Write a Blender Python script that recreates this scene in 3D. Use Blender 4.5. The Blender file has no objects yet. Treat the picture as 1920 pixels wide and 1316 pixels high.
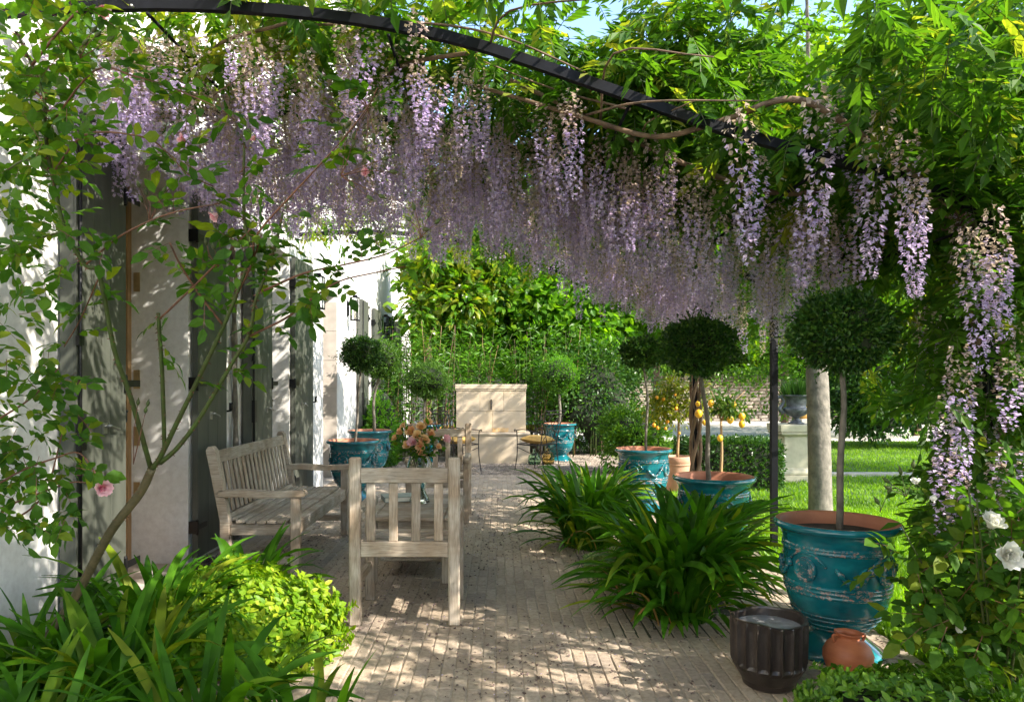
import bpy, bmesh, math, random
import numpy as np
from mathutils import Vector, Matrix, Euler

random.seed(7); rng = np.random.default_rng(11)
SC = bpy.context.scene
COL = SC.collection

# ------------------------------------------------------------------ camera, world, sun, exposure
F, CX, HY, CAMZ = 1390.0, 934.0, 718.0, 1.353      # focal length and principal point of the 1920 px wide photograph
cam_d = bpy.data.cameras.new('camera'); cam = bpy.data.objects.new('camera', cam_d); COL.objects.link(cam)
cam.location = (0, 0, CAMZ); cam.rotation_euler = (math.radians(90), 0, 0)
cam_d.sensor_width = 36; cam_d.lens = F/1920*36
cam_d.shift_x = (960-CX)/1920; cam_d.shift_y = (HY-658)/1920
cam_d.clip_start = 0.05; cam_d.clip_end = 400
SC.camera = cam
SUN = Vector((0.74, -0.40, 0.62)).normalized()
world = bpy.data.worlds.new('World'); SC.world = world; world.use_nodes = True
wn = world.node_tree.nodes; wl = world.node_tree.links
sky = wn.new('ShaderNodeTexSky'); sky.sky_type = 'NISHITA'; sky.sun_disc = False
sky.sun_elevation = math.asin(SUN.z); sky.sun_rotation = math.atan2(SUN.x, SUN.y)
sky.air_density = 1.0; sky.dust_density = 1.0; sky.ozone_density = 1.0
wn['Background'].inputs['Strength'].default_value = 0.15
wl.new(sky.outputs[0], wn['Background'].inputs[0])
sl = bpy.data.lights.new('sun', 'SUN'); sl.energy = 3.5; sl.angle = math.radians(0.5); sl.color = (1.0, 0.93, 0.82)
so = bpy.data.objects.new('sun', sl); COL.objects.link(so); so.rotation_euler = SUN.to_track_quat('Z', 'Y').to_euler()
SC.view_settings.view_transform = 'Standard'; SC.view_settings.look = 'None'
SC.view_settings.exposure = 1.9; SC.view_settings.gamma = 1.0
try: SC.view_settings.use_curve_mapping = False
except Exception: pass
SC.cycles.max_bounces = 10; SC.cycles.diffuse_bounces = 5; SC.cycles.glossy_bounces = 3
SC.cycles.transmission_bounces = 8; SC.cycles.transparent_max_bounces = 8
SC.cycles.sample_clamp_indirect = 8.0

# ------------------------------------------------------------------ helpers: picture <-> place
def W(px, py, Y): return Vector(((px-CX)*Y/F, Y, CAMZ-(py-HY)*Y/F))
def G(px, py):
    Y = F*CAMZ/(py-HY); return Vector(((px-CX)*Y/F, Y, 0))

# ------------------------------------------------------------------ materials
def nodes(name):
    m = bpy.data.materials.new(name); m.use_nodes = True
    nt = m.node_tree; return m, nt, nt.nodes, nt.links, nt.nodes['Principled BSDF']
def N(nt, t, **kw):
    n = nt.nodes.new(t)
    for k, v in kw.items():
        if k.startswith('i_'):
            key = k[2:].replace('_', ' ')
            n.inputs[key].default_value = v
        else: setattr(n, k, v)
    return n
def ramp(nt, src, stops):
    r = nt.nodes.new('ShaderNodeValToRGB'); e = r.color_ramp.elements
    while len(e) < len(stops): e.new(0.5)
    for el, (p, c) in zip(e, stops): el.position = p; el.color = (*c, 1) if len(c) == 3 else c
    nt.links.new(src, r.inputs[0]); return r
def mixc(nt, fac, a, b, mode='MIX'):
    m = nt.nodes.new('ShaderNodeMix'); m.data_type = 'RGBA'; m.blend_type = mode
    if isinstance(fac, (int, float)): m.inputs[0].default_value = fac
    else: nt.links.new(fac, m.inputs[0])
    for s, v in ((6, a), (7, b)):
        if isinstance(v, tuple): m.inputs[s].default_value = (*v[:3], 1)
        else: nt.links.new(v, m.inputs[s])
    return m.outputs[2]
def isl(nt):
    """one random number per loose piece, mixed with one per object"""
    g = nt.nodes.new('ShaderNodeNewGeometry'); o = nt.nodes.new('ShaderNodeObjectInfo')
    a = N(nt, 'ShaderNodeMath', operation='ADD'); nt.links.new(g.outputs['Random Per Island'], a.inputs[0]); nt.links.new(o.outputs['Random'], a.inputs[1])
    f = N(nt, 'ShaderNodeMath', operation='FRACT'); nt.links.new(a.outputs[0], f.inputs[0]); return f.outputs[0]
def noise(nt, scale, detail=4, rough=.55, coord='Object', sc=None):
    tc = nt.nodes.new('ShaderNodeTexCoord'); n = N(nt, 'ShaderNodeTexNoise'); n.inputs['Scale'].default_value = scale
    n.inputs['Detail'].default_value = detail; n.inputs['Roughness'].default_value = rough
    src = tc.outputs[coord] if coord != 'World' else nt.nodes.new('ShaderNodeNewGeometry').outputs['Position']
    if sc:
        mp = nt.nodes.new('ShaderNodeMapping'); mp.inputs['Scale'].default_value = sc; nt.links.new(src, mp.inputs[0]); src = mp.outputs[0]
    nt.links.new(src, n.inputs['Vector']); return n.outputs['Fac']
def bump(nt, h, strength, dist, b):
    n = N(nt, 'ShaderNodeBump'); n.inputs['Strength'].default_value = strength; n.inputs['Distance'].default_value = dist
    nt.links.new(h, n.inputs['Height']); nt.links.new(n.outputs[0], b.inputs['Normal'])
MATS = {}
def leaf_mat(name, cols, trans=0.45, rough=0.45, tcol=None, spec=0.4, patch=0.0):
    """leaf: glossy face plus light passing through; each leaf its own tone"""
    m, nt, ns, ls, b = nodes(name)
    r = ramp(nt, isl(nt), [(i/(len(cols)-1), c) for i, c in enumerate(cols)]); r.color_ramp.interpolation = 'LINEAR'
    colr = r.outputs[0]
    if patch:
        nz = noise(nt, patch, 2, .5, 'World'); rr = ramp(nt, nz, [(.35, (.55, .6, .5)), (.62, (1.25, 1.2, 1.1))])
        colr = mixc(nt, 1.0, colr, rr.outputs[0], 'MULTIPLY')
    ls.new(colr, b.inputs['Base Color']); b.inputs['Roughness'].default_value = rough
    b.inputs['Specular IOR Level'].default_value = spec
    t = ns.new('ShaderNodeBsdfTranslucent')
    tc = mixc(nt, 1.0, colr, tcol or (1.6, 1.65, .4), 'MULTIPLY'); ls.new(tc, t.inputs[0])
    mx = ns.new('ShaderNodeMixShader'); mx.inputs[0].default_value = trans
    ls.new(b.outputs[0], mx.inputs[1]); ls.new(t.outputs[0], mx.inputs[2]); ls.new(mx.outputs[0], ns['Material Output'].inputs[0])
    MATS[name] = m; return m
def plain(name, col, rough=.6, metal=0.0, var=0.15, scale=8, bmp=0.0, bdist=.002, col2=None, spec=.5, coat=0.0, coord='Object', sc=None):
    m, nt, ns, ls, b = nodes(name)
    nz = noise(nt, scale, 5, .6, coord, sc)
    c2 = col2 or tuple(max(0, c*(1-var*1.6)) for c in col)
    c1 = tuple(min(1, c*(1+var)) for c in col) if col2 is None else col
    r = ramp(nt, nz, [(.3, c2), (.7, c1)]); ls.new(r.outputs[0], b.inputs['Base Color'])
    b.inputs['Roughness'].default_value = rough; b.inputs['Metallic'].default_value = metal; b.inputs['Specular IOR Level'].default_value = spec
    if coat: b.inputs['Coat Weight'].default_value = coat; b.inputs['Coat Roughness'].default_value = .06
    if bmp: bump(nt, nz, bmp, bdist, b)
    MATS[name] = m; return m

leaf_mat('wisteria_leaf', [(.03,.085,.012), (.055,.135,.014), (.09,.18,.018), (.04,.12,.014), (.10,.2,.02)], .55, .5, spec=.22)
leaf_mat('wisteria_young_leaf', [(.1,.17,.02), (.17,.25,.03), (.28,.28,.04), (.13,.2,.03)], .55, .45, spec=.25)
leaf_mat('rose_leaf', [(.03,.085,.012), (.055,.14,.016), (.09,.19,.018), (.04,.11,.016), (.2,.25,.02)], .5, .5, spec=.14)
leaf_mat('agapanthus_leaf', [(.03,.105,.007), (.05,.155,.008), (.10,.24,.01), (.035,.125,.01), (.055,.165,.01), (.045,.14,.01), (.07,.19,.012), (.22,.26,.02)], .42, .45, spec=.16, patch=9)
leaf_mat('dry_leaf', [(.25,.13,.04), (.35,.2,.06), (.18,.08,.03)], .3, .6)
leaf_mat('mound_leaf', [(.08,.19,.01), (.15,.28,.012), (.26,.37,.015), (.11,.24,.012), (.36,.42,.03)], .4, .45, spec=.25)
leaf_mat('box_leaf', [(.012,.045,.008), (.022,.08,.012), (.045,.12,.015), (.09,.17,.02)], .2, .42)
leaf_mat('pale_box_leaf', [(.03,.09,.014), (.07,.16,.02), (.11,.21,.02)], .35, .42)
leaf_mat('hedge_leaf', [(.04,.11,.012), (.08,.19,.015), (.15,.27,.02)], .35, .4)
leaf_mat('dark_hedge_leaf', [(.022,.065,.014), (.04,.11,.018), (.07,.15,.022)], .25, .35)
leaf_mat('tree_leaf', [(.04,.10,.01), (.08,.17,.012), (.13,.24,.015), (.2,.3,.02)], .6, .42, patch=.9)
leaf_mat('lime_tree_leaf', [(.06,.17,.014), (.11,.26,.017), (.19,.34,.02)], .55, .42, patch=1.2)
leaf_mat('magnolia_leaf', [(.05,.15,.015), (.09,.22,.018), (.15,.28,.02), (.26,.27,.03), (.1,.22,.02)], .55, .3, patch=2.0)
leaf_mat('bamboo_leaf', [(.04,.14,.012), (.08,.22,.018), (.15,.32,.022)], .45, .4, patch=2.0)
leaf_mat('lemon_leaf', [(.08,.14,.015), (.2,.24,.02), (.32,.3,.02)], .4, .35)
leaf_mat('dark_lemon_leaf', [(.03,.08,.012), (.06,.13,.018), (.1,.16,.02)], .35, .35)
leaf_mat('grass_blade', [(.09,.21,.01), (.15,.3,.012), (.24,.38,.015)], .45, .5, patch=1.0)
leaf_mat('lilac_petal', [(.40,.33,.54), (.53,.45,.66), (.67,.59,.76), (.64,.52,.64)], .4, .6, (1.3,1.15,1.3), spec=.2)
leaf_mat('faded_petal', [(.38,.31,.22), (.52,.44,.34), (.54,.43,.48), (.42,.35,.27)], .4, .7, (1.3,1.2,1.1), spec=.1)
leaf_mat('pink_petal', [(.8,.42,.48), (.84,.52,.56), (.87,.64,.66)], .3, .55, (1.1,.8,.8), spec=.2)
leaf_mat('deep_pink_petal', [(.7,.14,.27), (.75,.22,.34)], .3, .55, (1.1,.7,.8), spec=.2)
leaf_mat('white_petal', [(.78,.78,.72), (.82,.8,.76), (.75,.76,.68)], .3, .55, (1.05,1.05,.95), spec=.2)
leaf_mat('peach_petal', [(.8,.42,.2), (.85,.55,.3), (.85,.62,.3), (.75,.38,.2)], .3, .55, (1.1,.9,.7), spec=.2)
leaf_mat('magenta_leaf', [(.03,.07,.015), (.05,.1,.02)], .3, .5)
plain('green_stem', (.06,.10,.02), .55, var=.3, scale=30, col2=(.05,.05,.018), spec=.3)
plain('red_stem', (.13,.05,.025), .5, var=.3, scale=30)
plain('brown_bark', (.16,.10,.06), .85, var=.4, scale=14, bmp=.6, bdist=.01, sc=(1,1,.25))
plain('rose_bark', (.13,.10,.045), .7, var=.35, scale=40, bmp=.5, bdist=.003, col2=(.07,.06,.025))
plain('pale_bark', (.235,.205,.165), .9, var=.3, scale=11, bmp=1.0, bdist=.012, col2=(.085,.078,.062), sc=(1.3,1.3,1.0))
plain('black_steel', (.005,.0055,.008), .6, .0, var=.3, scale=20, spec=.15)
plain('iron', (.06,.05,.045), .6, .5, var=.4, scale=30)
plain('soil', (.05,.035,.025), .95, var=.5, scale=25, bmp=1.0, bdist=.02)
plain('terracotta', (.48,.2,.11), .7, var=.18, scale=6, bmp=.15, bdist=.002, col2=(.36,.14,.08))
plain('pale_terracotta', (.55,.3,.19), .8, var=.15, scale=5, bmp=.1)
plain('jar_clay', (.5,.17,.07), .55, var=.2, scale=8, bmp=.2, bdist=.001, col2=(.36,.1,.045), sc=(1,1,4))
plain('pebble', (.34,.28,.22), .85, var=.45, scale=2.5, coord='World')
plain('yellow_fruit', (.8,.42,.02), .45, var=.1, scale=20)
plain('orange_fruit', (.75,.32,.015), .45, var=.1, scale=20)
plain('mustard_cloth', (.55,.33,.09), .9, var=.2, scale=10, bmp=.3, bdist=.004)
plain('urn_metal', (.11,.12,.13), .45, .3, var=.4, scale=18, bmp=.3, bdist=.003)
plain('pedestal_stone', (.46,.42,.3), .85, var=.12, scale=7, bmp=.2, bdist=.003)
plain('limestone', (.62,.49,.33), .9, scale=3.2, bmp=.5, bdist=.006, coord='World', col2=(.47,.40,.31))
plain('jamb_stone', (.50,.44,.38), .9, var=.12, scale=6, bmp=.3, bdist=.002, coord='World')
plain('frame_wood', (.36,.22,.10), .55, var=.25, scale=6, sc=(6,6,.6), bmp=.2)
plain('dark_bolt', (.015,.015,.015), .4, .5, var=.2)
plain('brass', (.5,.38,.2), .4, .8, var=.2)
plain('steel_handle', (.45,.45,.43), .3, .9, var=.1)
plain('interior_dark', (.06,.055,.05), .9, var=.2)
plain('roof_zinc', (.25,.25,.26), .6, .2)
plain('book_cover', (.30,.36,.30), .5, var=.2, scale=12, col2=(.16,.2,.2))
plain('book_paper', (.7,.66,.56), .9, var=.05)
plain('debris', (.075,.05,.03), .9, var=.5, scale=60, coord='World', col2=(.2,.14,.13))
plain('blue_seat', (.03,.07,.2), .8)
plain('driveway_grit', (.52,.48,.43), .95, var=.15, scale=40, bmp=.4, bdist=.01, coord='World')
plain('kerb_stone', (.42,.39,.33), .9, var=.2, scale=9, bmp=.4, coord='World')
plain('mortar', (.40,.33,.25), .95, var=.25, scale=20, bmp=.6, bdist=.006, coord='World')
plain('earth', (.07,.06,.035), .95, var=.4, scale=5, bmp=.6, bdist=.03, coord='World', col2=(.04,.05,.02))
plain('lawn_green', (.06,.13,.012), .95, var=.4, scale=14, bmp=.8, bdist=.02, coord='World', col2=(.035,.08,.01))
plain('gravel_bed', (.3,.25,.2), .95, var=.45, scale=60, bmp=1.0, bdist=.02, coord='World', col2=(.12,.1,.085))
plain('wick', (.26,.26,.27), .25, var=.3, scale=9)

def glass_mat(name, col, rough=.02):
    m, nt, ns, ls, b = nodes(name)
    b.inputs['Base Color'].default_value = (*col, 1); b.inputs['Roughness'].default_value = rough
    b.inputs['Transmission Weight'].default_value = 1.0; b.inputs['IOR'].default_value = 1.2
    MATS[name] = m
glass_mat('clear_glass', (.93,.97,.95)); glass_mat('green_glass', (.55,.75,.62)); glass_mat('amber_glass', (.7,.62,.35)); glass_mat('water', (.9,.96,.92))

def plaster():
    m, nt, ns, ls, b = nodes('plaster'); MATS['plaster'] = m
    n1 = noise(nt, 1.3, 5, .6, 'World'); n2 = noise(nt, 22, 6, .65, 'World')
    r = ramp(nt, n1, [(.3, (.56,.54,.505)), (.5, (.68,.665,.64)), (.7, (.76,.745,.72))]); r2 = ramp(nt, n2, [(.35, (.86,.85,.84)), (.6, (1,1,1))])
    ls.new(mixc(nt, 1, r.outputs[0], r2.outputs[0], 'MULTIPLY'), b.inputs['Base Color']); b.inputs['Roughness'].default_value = .92
    bump(nt, n2, .35, .004, b)
plaster()
def shutter_paint():
    m, nt, ns, ls, b = nodes('shutter_paint'); MATS['shutter_paint'] = m
    n = noise(nt, 5, 5, .7, 'World', (3, 3, .5)); r = ramp(nt, n, [(.3, (.055,.06,.047)), (.7, (.085,.09,.073))])
    ls.new(r.outputs[0], b.inputs['Base Color']); b.inputs['Roughness'].default_value = .5; bump(nt, n, .15, .002, b)
shutter_paint()
def teak():
    m, nt, ns, ls, b = nodes('weathered_teak'); MATS['weathered_teak'] = m
    grain = noise(nt, 9, 8, .72, 'Object', (1.0, 14, 14)); blot = noise(nt, 5, 3, .6, 'World'); o = nt.nodes.new('ShaderNodeObjectInfo')
    r = ramp(nt, grain, [(.28, (.17,.142,.115)), (.5, (.38,.338,.29)), (.75, (.53,.49,.44))])
    r2 = ramp(nt, blot, [(.35, (.72,.62,.52)), (.62, (1.05,1.03,1.0))]); r3 = ramp(nt, o.outputs['Random'], [(0, (.85,.84,.82)), (1, (1.12,1.08,1.02))])
    c = mixc(nt, 1, r.outputs[0], r2.outputs[0], 'MULTIPLY'); c = mixc(nt, 1, c, r3.outputs[0], 'MULTIPLY')
    ls.new(c, b.inputs['Base Color']); b.inputs['Roughness'].default_value = .82; bump(nt, grain, .5, .003, b)
teak()
def brick_mat():
    m, nt, ns, ls, b = nodes('paving_brick'); MATS['paving_brick'] = m
    r = ramp(nt, isl(nt), [(0, (.38,.30,.22)), (.25, (.46,.37,.275)), (.5, (.42,.335,.25)), (.75, (.50,.41,.31)), (1, (.34,.275,.22))])
    n = noise(nt, 35, 6, .7, 'World'); big = noise(nt, 1.1, 4, .6, 'World')
    r2 = ramp(nt, n, [(.3, (.62,.6,.58)), (.55, (1,1,1)), (.8, (1.15,1.13,1.1))]); r3 = ramp(nt, big, [(.35, (.78,.77,.78)), (.65, (1.1,1.07,1.03))])
    c = mixc(nt, 1, mixc(nt, 1, r.outputs[0], r2.outputs[0], 'MULTIPLY'), r3.outputs[0], 'MULTIPLY')
    ls.new(c, b.inputs['Base Color']); b.inputs['Roughness'].default_value = .88; bump(nt, n, .9, .006, b)
brick_mat()
def wallstone():
    m, nt, ns, ls, b = nodes('rubble_stone'); MATS['rubble_stone'] = m
    r = ramp(nt, isl(nt), [(0, (.36,.28,.22)), (.4, (.45,.38,.31)), (.7, (.38,.33,.29)), (1, (.50,.40,.31))])
    n = noise(nt, 9, 6, .7, 'World'); r2 = ramp(nt, n, [(.3, (.65,.65,.65)), (.6, (1.05,1.05,1.05))])
    ls.new(mixc(nt, 1, r.outputs[0], r2.outputs[0], 'MULTIPLY'), b.inputs['Base Color']); b.inputs['Roughness'].default_value = .95; bump(nt, n, .5, .02, b)
wallstone()
def glaze(name, worn):
    m, nt, ns, ls, b = nodes(name); MATS[name] = m
    n = noise(nt, 5, 5, .6, 'Object', (1,1,2.2)); r = ramp(nt, n, [(.3, (.004,.06,.085)), (.55, (.006,.125,.155)), (.8, (.015,.22,.245))])
    oi = nt.nodes.new('ShaderNodeObjectInfo'); ro = ramp(nt, oi.outputs['Random'], [(0, (.75,.82,.86)), (1, (1.15,1.1,1.05))])
    sm = noise(nt, 3.5, 5, .7, 'World', (1,1,.35)); rs = ramp(nt, sm, [(.5, (1,1,1)), (.75, (1.9,1.35,1.25))])
    w = noise(nt, 38, 6, .75, 'Object', (1,1,1.6)); lo = .53 if worn else .70
    wr = ramp(nt, w, [(lo, (0,0,0)), (lo+.07, (1,1,1))])
    w2 = noise(nt, 60, 3, .6, 'Object'); clay = ramp(nt, w2, [(.4, (.24,.11,.08)), (.6, (.33,.26,.23))])
    ls.new(mixc(nt, wr.outputs[0], mixc(nt, 1, mixc(nt, 1, r.outputs[0], ro.outputs[0], 'MULTIPLY'), rs.outputs[0], 'MULTIPLY'), clay.outputs[0]), b.inputs['Base Color'])
    rr = ramp(nt, wr.outputs[0], [(0, (.12,.12,.12)), (1, (.7,.7,.7))]); ls.new(rr.outputs[0], b.inputs['Roughness'])
    b.inputs['Coat Weight'].default_value = .35 if not worn else .1; b.inputs['Coat Roughness'].default_value = .08
    bump(nt, w, .12 if not worn else .4, .002, b)
glaze('teal_glaze', False); glaze('worn_teal_glaze', True)
def blackpot():
    m, nt, ns, ls, b = nodes('dark_glaze'); MATS['dark_glaze'] = m
    n = noise(nt, 14, 6, .75, 'Object', (1,1,.4)); r = ramp(nt, n, [(.35, (.02,.014,.012)), (.6, (.045,.034,.028)), (.8, (.15,.12,.1))])
    ls.new(r.outputs[0], b.inputs['Base Color']); b.inputs['Roughness'].default_value = .32; bump(nt, n, .2, .002, b)
blackpot()

# ------------------------------------------------------------------ objects and meshes
def tag(o, label=None, cat=None, group=None, kind=None):
    if label: o['label'] = label
    if cat: o['category'] = cat
    if group: o['group'] = group
    if kind: o['kind'] = kind
    return o
def thing(name, label, cat, loc=(0,0,0), rz=0, group=None):
    o = bpy.data.objects.new(name, None); COL.objects.link(o); o.location = loc; o.rotation_euler = (0, 0, rz)
    o.empty_display_size = .1
    return tag(o, label, cat, group)
def link(name, me, parent=None, mw=None, loc=None):
    """mw is a matrix in the parent's own space"""
    o = bpy.data.objects.new(name, me); COL.objects.link(o)
    if parent is not None: o.parent = parent
    if mw is not None: o.matrix_local = mw
    if loc is not None: o.location = loc
    return o
def mesh_np(name, V, Fc, mats, mi=None, smooth=False):
    """V (n,3), Fc (m,k) all faces with k corners"""
    V = np.asarray(V, dtype=np.float32); Fc = np.asarray(Fc, dtype=np.int32); m, k = Fc.shape
    me = bpy.data.meshes.new(name)
    me.vertices.add(len(V)); me.vertices.foreach_set('co', V.ravel())
    me.loops.add(m*k); me.loops.foreach_set('vertex_index', Fc.ravel())
    me.polygons.add(m); me.polygons.foreach_set('loop_start', np.arange(0, m*k, k, dtype=np.int32))
    try: me.polygons.foreach_set('loop_total', np.full(m, k, dtype=np.int32))
    except Exception: pass
    for mt in mats: me.materials.append(MATS[mt])
    if mi is not None: me.polygons.foreach_set('material_index', np.asarray(mi, dtype=np.int32))
    me.polygons.foreach_set('use_smooth', np.full(m, bool(smooth)))
    me.update(calc_edges=True); return me
class Geo:
    """collects pieces for ONE mesh"""
    def __init__(s): s.V = []; s.F = []; s.M = []; s.S = []
    def add(s, V, Fc, mi=0, sm=False):
        o = len(s.V); s.V += [tuple(v) for v in V]
        s.F += [tuple(i+o for i in f) for f in Fc]; s.M += [mi]*len(Fc); s.S += [sm]*len(Fc); return s
    def box(s, x0, x1, y0, y1, z0, z1, mi=0):
        return s.add([(x0,y0,z0),(x1,y0,z0),(x1,y1,z0),(x0,y1,z0),(x0,y0,z1),(x1,y0,z1),(x1,y1,z1),(x0,y1,z1)],
              [(0,3,2,1),(4,5,6,7),(0,1,5,4),(1,2,6,5),(2,3,7,6),(3,0,4,7)], mi)
    def tube(s, P, R, seg=8, mi=0, cap=True):
        V, Fc = tube(P, R, seg, cap); return s.add(V, Fc, mi, True)
    def lathe(s, prof, seg=32, mi=0, c=(0,0,0), close=False):
        V = []; Fc = []
        for (r, z) in prof:
            for k in range(seg):
                a = 2*math.pi*k/seg; V.append((c[0]+r*math.cos(a), c[1]+r*math.sin(a), c[2]+z))
        for i in range(len(prof)-1):
            for k in range(seg):
                k2 = (k+1) % seg; Fc.append((i*seg+k, i*seg+k2, (i+1)*seg+k2, (i+1)*seg+k))
        if close: Fc.append(tuple(range(seg))[::-1]); Fc.append(tuple((len(prof)-1)*seg+k for k in range(seg)))
        return s.add(V, Fc, mi, True)
    def mesh(s, name, mats):
        me = bpy.data.meshes.new(name); me.from_pydata(s.V, [], s.F)
        for mt in mats: me.materials.append(MATS[mt])
        me.polygons.foreach_set('material_index', s.M); me.polygons.foreach_set('use_smooth', s.S); me.update(); return me
    def build(s, name, mats, parent=None, mw=None, loc=None):
        if isinstance(mats, str): mats = [mats]
        return link(name, s.mesh(name, mats), parent, mw, loc)
def cr(P, n=6):
    """smooth curve through points"""
    P = [Vector(p) for p in P]
    if len(P) < 3: return P
    Q = [P[0]*2-P[1]] + P + [P[-1]*2-P[-2]]; out = []
    for i in range(1, len(Q)-2):
        for j in range(n):
            t = j/n; a, b, c, d = Q[i-1], Q[i], Q[i+1], Q[i+2]
            out.append(.5*((2*b)+(c-a)*t+(2*a-5*b+4*c-d)*t*t+(3*b-a-3*c+d)*t**3))
    out.append(P[-1]); return out
def tube(P, R, seg=8, cap=True):
    P = [Vector(p) for p in P]; n = len(P)
    if isinstance(R, (int, float)): R = [R]*n
    elif len(R) != n: R = list(np.interp(np.linspace(0, 1, n), np.linspace(0, 1, len(R)), R))
    V = []; Fc = []; up = Vector((0.13, .27, 1)).normalized(); u = None
    for i in range(n):
        t = (P[min(i+1, n-1)]-P[max(i-1, 0)])
        t = t.normalized() if t.length > 1e-9 else Vector((0,0,1))
        u = (t.cross(up) if u is None else u - t*u.dot(t))
        if u.length < 1e-6: u = t.cross(Vector((1,0,0)))
        u.normalize(); v = t.cross(u)
        for k in range(seg):
            a = 2*math.pi*k/seg; V.append(P[i]+(u*math.cos(a)+v*math.sin(a))*R[i])
    for i in range(n-1):
        for k in range(seg):
            k2 = (k+1) % seg; Fc.append((i*seg+k, i*seg+k2, (i+1)*seg+k2, (i+1)*seg+k))
    if cap: Fc.append(tuple(range(seg))[::-1]); Fc.append(tuple((n-1)*seg+k for k in range(seg)))
    return V, Fc
_bc = {}
def board_mesh(L, w, h, mat='weathered_teak', bev=.004, arch=0.0):
    """board: length along x, width y, thickness z, centred, chamfered"""
    key = (round(L, 3), round(w, 3), round(h, 3), mat, round(arch, 3))
    if key in _bc: return _bc[key]
    bm = bmesh.new(); bmesh.ops.create_cube(bm, size=1)
    bmesh.ops.scale(bm, vec=(L, w, h), verts=bm.verts)
    bmesh.ops.bevel(bm, geom=list(bm.edges), offset=min(bev, h*.3, w*.3), segments=1, affect='EDGES')
    me = bpy.data.meshes.new('board'); bm.to_mesh(me); bm.free(); me.materials.append(MATS[mat]); _bc[key] = me; return me
def board(name, p0, p1, w, h, parent, side=(0,0,1), mat='weathered_teak', bev=.004):
    """a board from p0 to p1; side gives the direction of its thickness h"""
    p0 = Vector(p0); p1 = Vector(p1); x = (p1-p0); L = x.length; x.normalize(); z = Vector(side); z = (z-x*z.dot(x)).normalized(); y = z.cross(x)
    M = Matrix((x, y, z)).transposed().to_4x4(); M.translation = (p0+p1)/2
    return link(name, board_mesh(L, w, h, mat, bev), parent, M)
def children(o): return [c for c in bpy.data.objects if c.parent == o]
def copy_tree(o, parent=None):
    kids = list(o.children); c = o.copy(); COL.objects.link(c)
    if parent is not None: c.parent = parent
    for k in kids: copy_tree(k, c)
    return c

# --- leaves: numpy frames and joined / separate copies of templates
def nrm(a): return a/np.maximum(np.linalg.norm(a, axis=-1, keepdims=True), 1e-9)
def frames(pos, d, up, s):
    """(N,4,4): local y along d, local z near up, scaled by s"""
    pos = np.asarray(pos, float); d = nrm(np.asarray(d, float)); up = np.asarray(up, float)
    x = np.cross(d, up); bad = np.linalg.norm(x, axis=1) < 1e-3; x[bad] = np.cross(d[bad], [1, .1, 0]); x = nrm(x); z = np.cross(x, d)
    T = np.zeros((len(pos), 4, 4)); s = np.asarray(s, float).reshape(-1, 1)*np.ones((len(pos), 1))
    T[:, :3, 0] = x*s; T[:, :3, 1] = d*s; T[:, :3, 2] = z*s; T[:, :3, 3] = pos; T[:, 3, 3] = 1; return T
def tmpl_leaf(L=1.0, w=.5, fold=.12, curl=.1, at=.45):
    """oval leaf folded along its midrib"""
    V = [(0,0,0), (0,at*L,curl*L*.4), (0,L,-curl*L*.6), (-w/2*.85, .28*L, fold*w+.02), (-w/2*.8,.66*L,fold*w-.02), (w/2*.85,.28*L,fold*w+.02), (w/2*.8,.66*L,fold*w-.02)]
    return np.array(V), np.array([(0,1,3), (1,4,3), (1,2,4), (0,5,1), (1,5,6), (1,6,2)])
def tmpl_q(L=1.0, w=.45, fold=.15):
    V = np.array([(0,0,0), (-w/2,.45*L,fold*w), (0,L,0), (w/2,.45*L,fold*w)]); return V, np.array([(0,1,2), (0,2,3)])
def joined(parts_T, tm):
    """tm (V,F[,M]); parts_T (N,4,4) -> V,F,M arrays"""
    V0, F0 = tm[0], tm[1]; n = len(parts_T); nv = len(V0)
    V = np.einsum('nij,vj->nvi', parts_T[:, :3, :3], V0)+parts_T[:, None, :3, 3]
    Fc = F0[None]+(np.arange(n)*nv)[:, None, None]
    M = np.tile(tm[2], n) if len(tm) > 2 else np.zeros(n*len(F0), int)
    return V.reshape(-1, 3), Fc.reshape(-1, F0.shape[1]), M
def cat_geo(L):
    V = []; Fs = []; M = []; o = 0
    for v, f, m in L:
        V.append(v); Fs.append(f+o); M.append(m); o += len(v)
    return np.concatenate(V), np.concatenate(Fs), np.concatenate(M)
def compound(n_pairs, L, lw, ll, droop=.25, seed=0, rach=.0018, quads=True):
    """pinnate leaf: stalk along y with pairs of leaflets; all faces quads"""
    r = np.random.default_rng(seed); lt = tmpl_q(1, lw/ll, .2); P = []; D = []; U = []; S = []
    def sp(t): return np.array([0, L*t*(1-.1*t), -droop*L*t*t])
    for i in range(n_pairs):
        t = .28+.68*i/n_pairs
        for sd in (-1, 1):
            P.append(sp(t)); a = math.radians(50+r.uniform(-10, 10)); D.append([sd*math.sin(a), math.cos(a), -.25+r.uniform(-.2, .15)]); U.append([r.uniform(-.35,.35), r.uniform(-.2,.2), 1]); S.append(ll*(.75+.35*math.sin(math.pi*(i+.8)/n_pairs))*r.uniform(.85, 1.1))
    P.append(sp(.97)); D.append([r.uniform(-.2,.2), 1, -.45]); U.append([0,0,1]); S.append(ll*1.05)
    V, Fc, M = joined(frames(P, D, U, S), (lt[0], np.array([(0,1,2), (0,2,3)])))
    Vr = []; Fr = []
    for i in range(5):
        c = sp(i/4); Vr += [c+[-rach, 0, 0], c+[rach, 0, 0]]
    for i in range(4): Fr += [(2*i, 2*i+1, 2*i+3), (2*i, 2*i+3, 2*i+2)]
    V2, F2, M2 = cat_geo([(V, Fc, M), (np.array(Vr), np.array(Fr), np.ones(len(Fr), int))]); return V2, F2, M2
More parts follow.
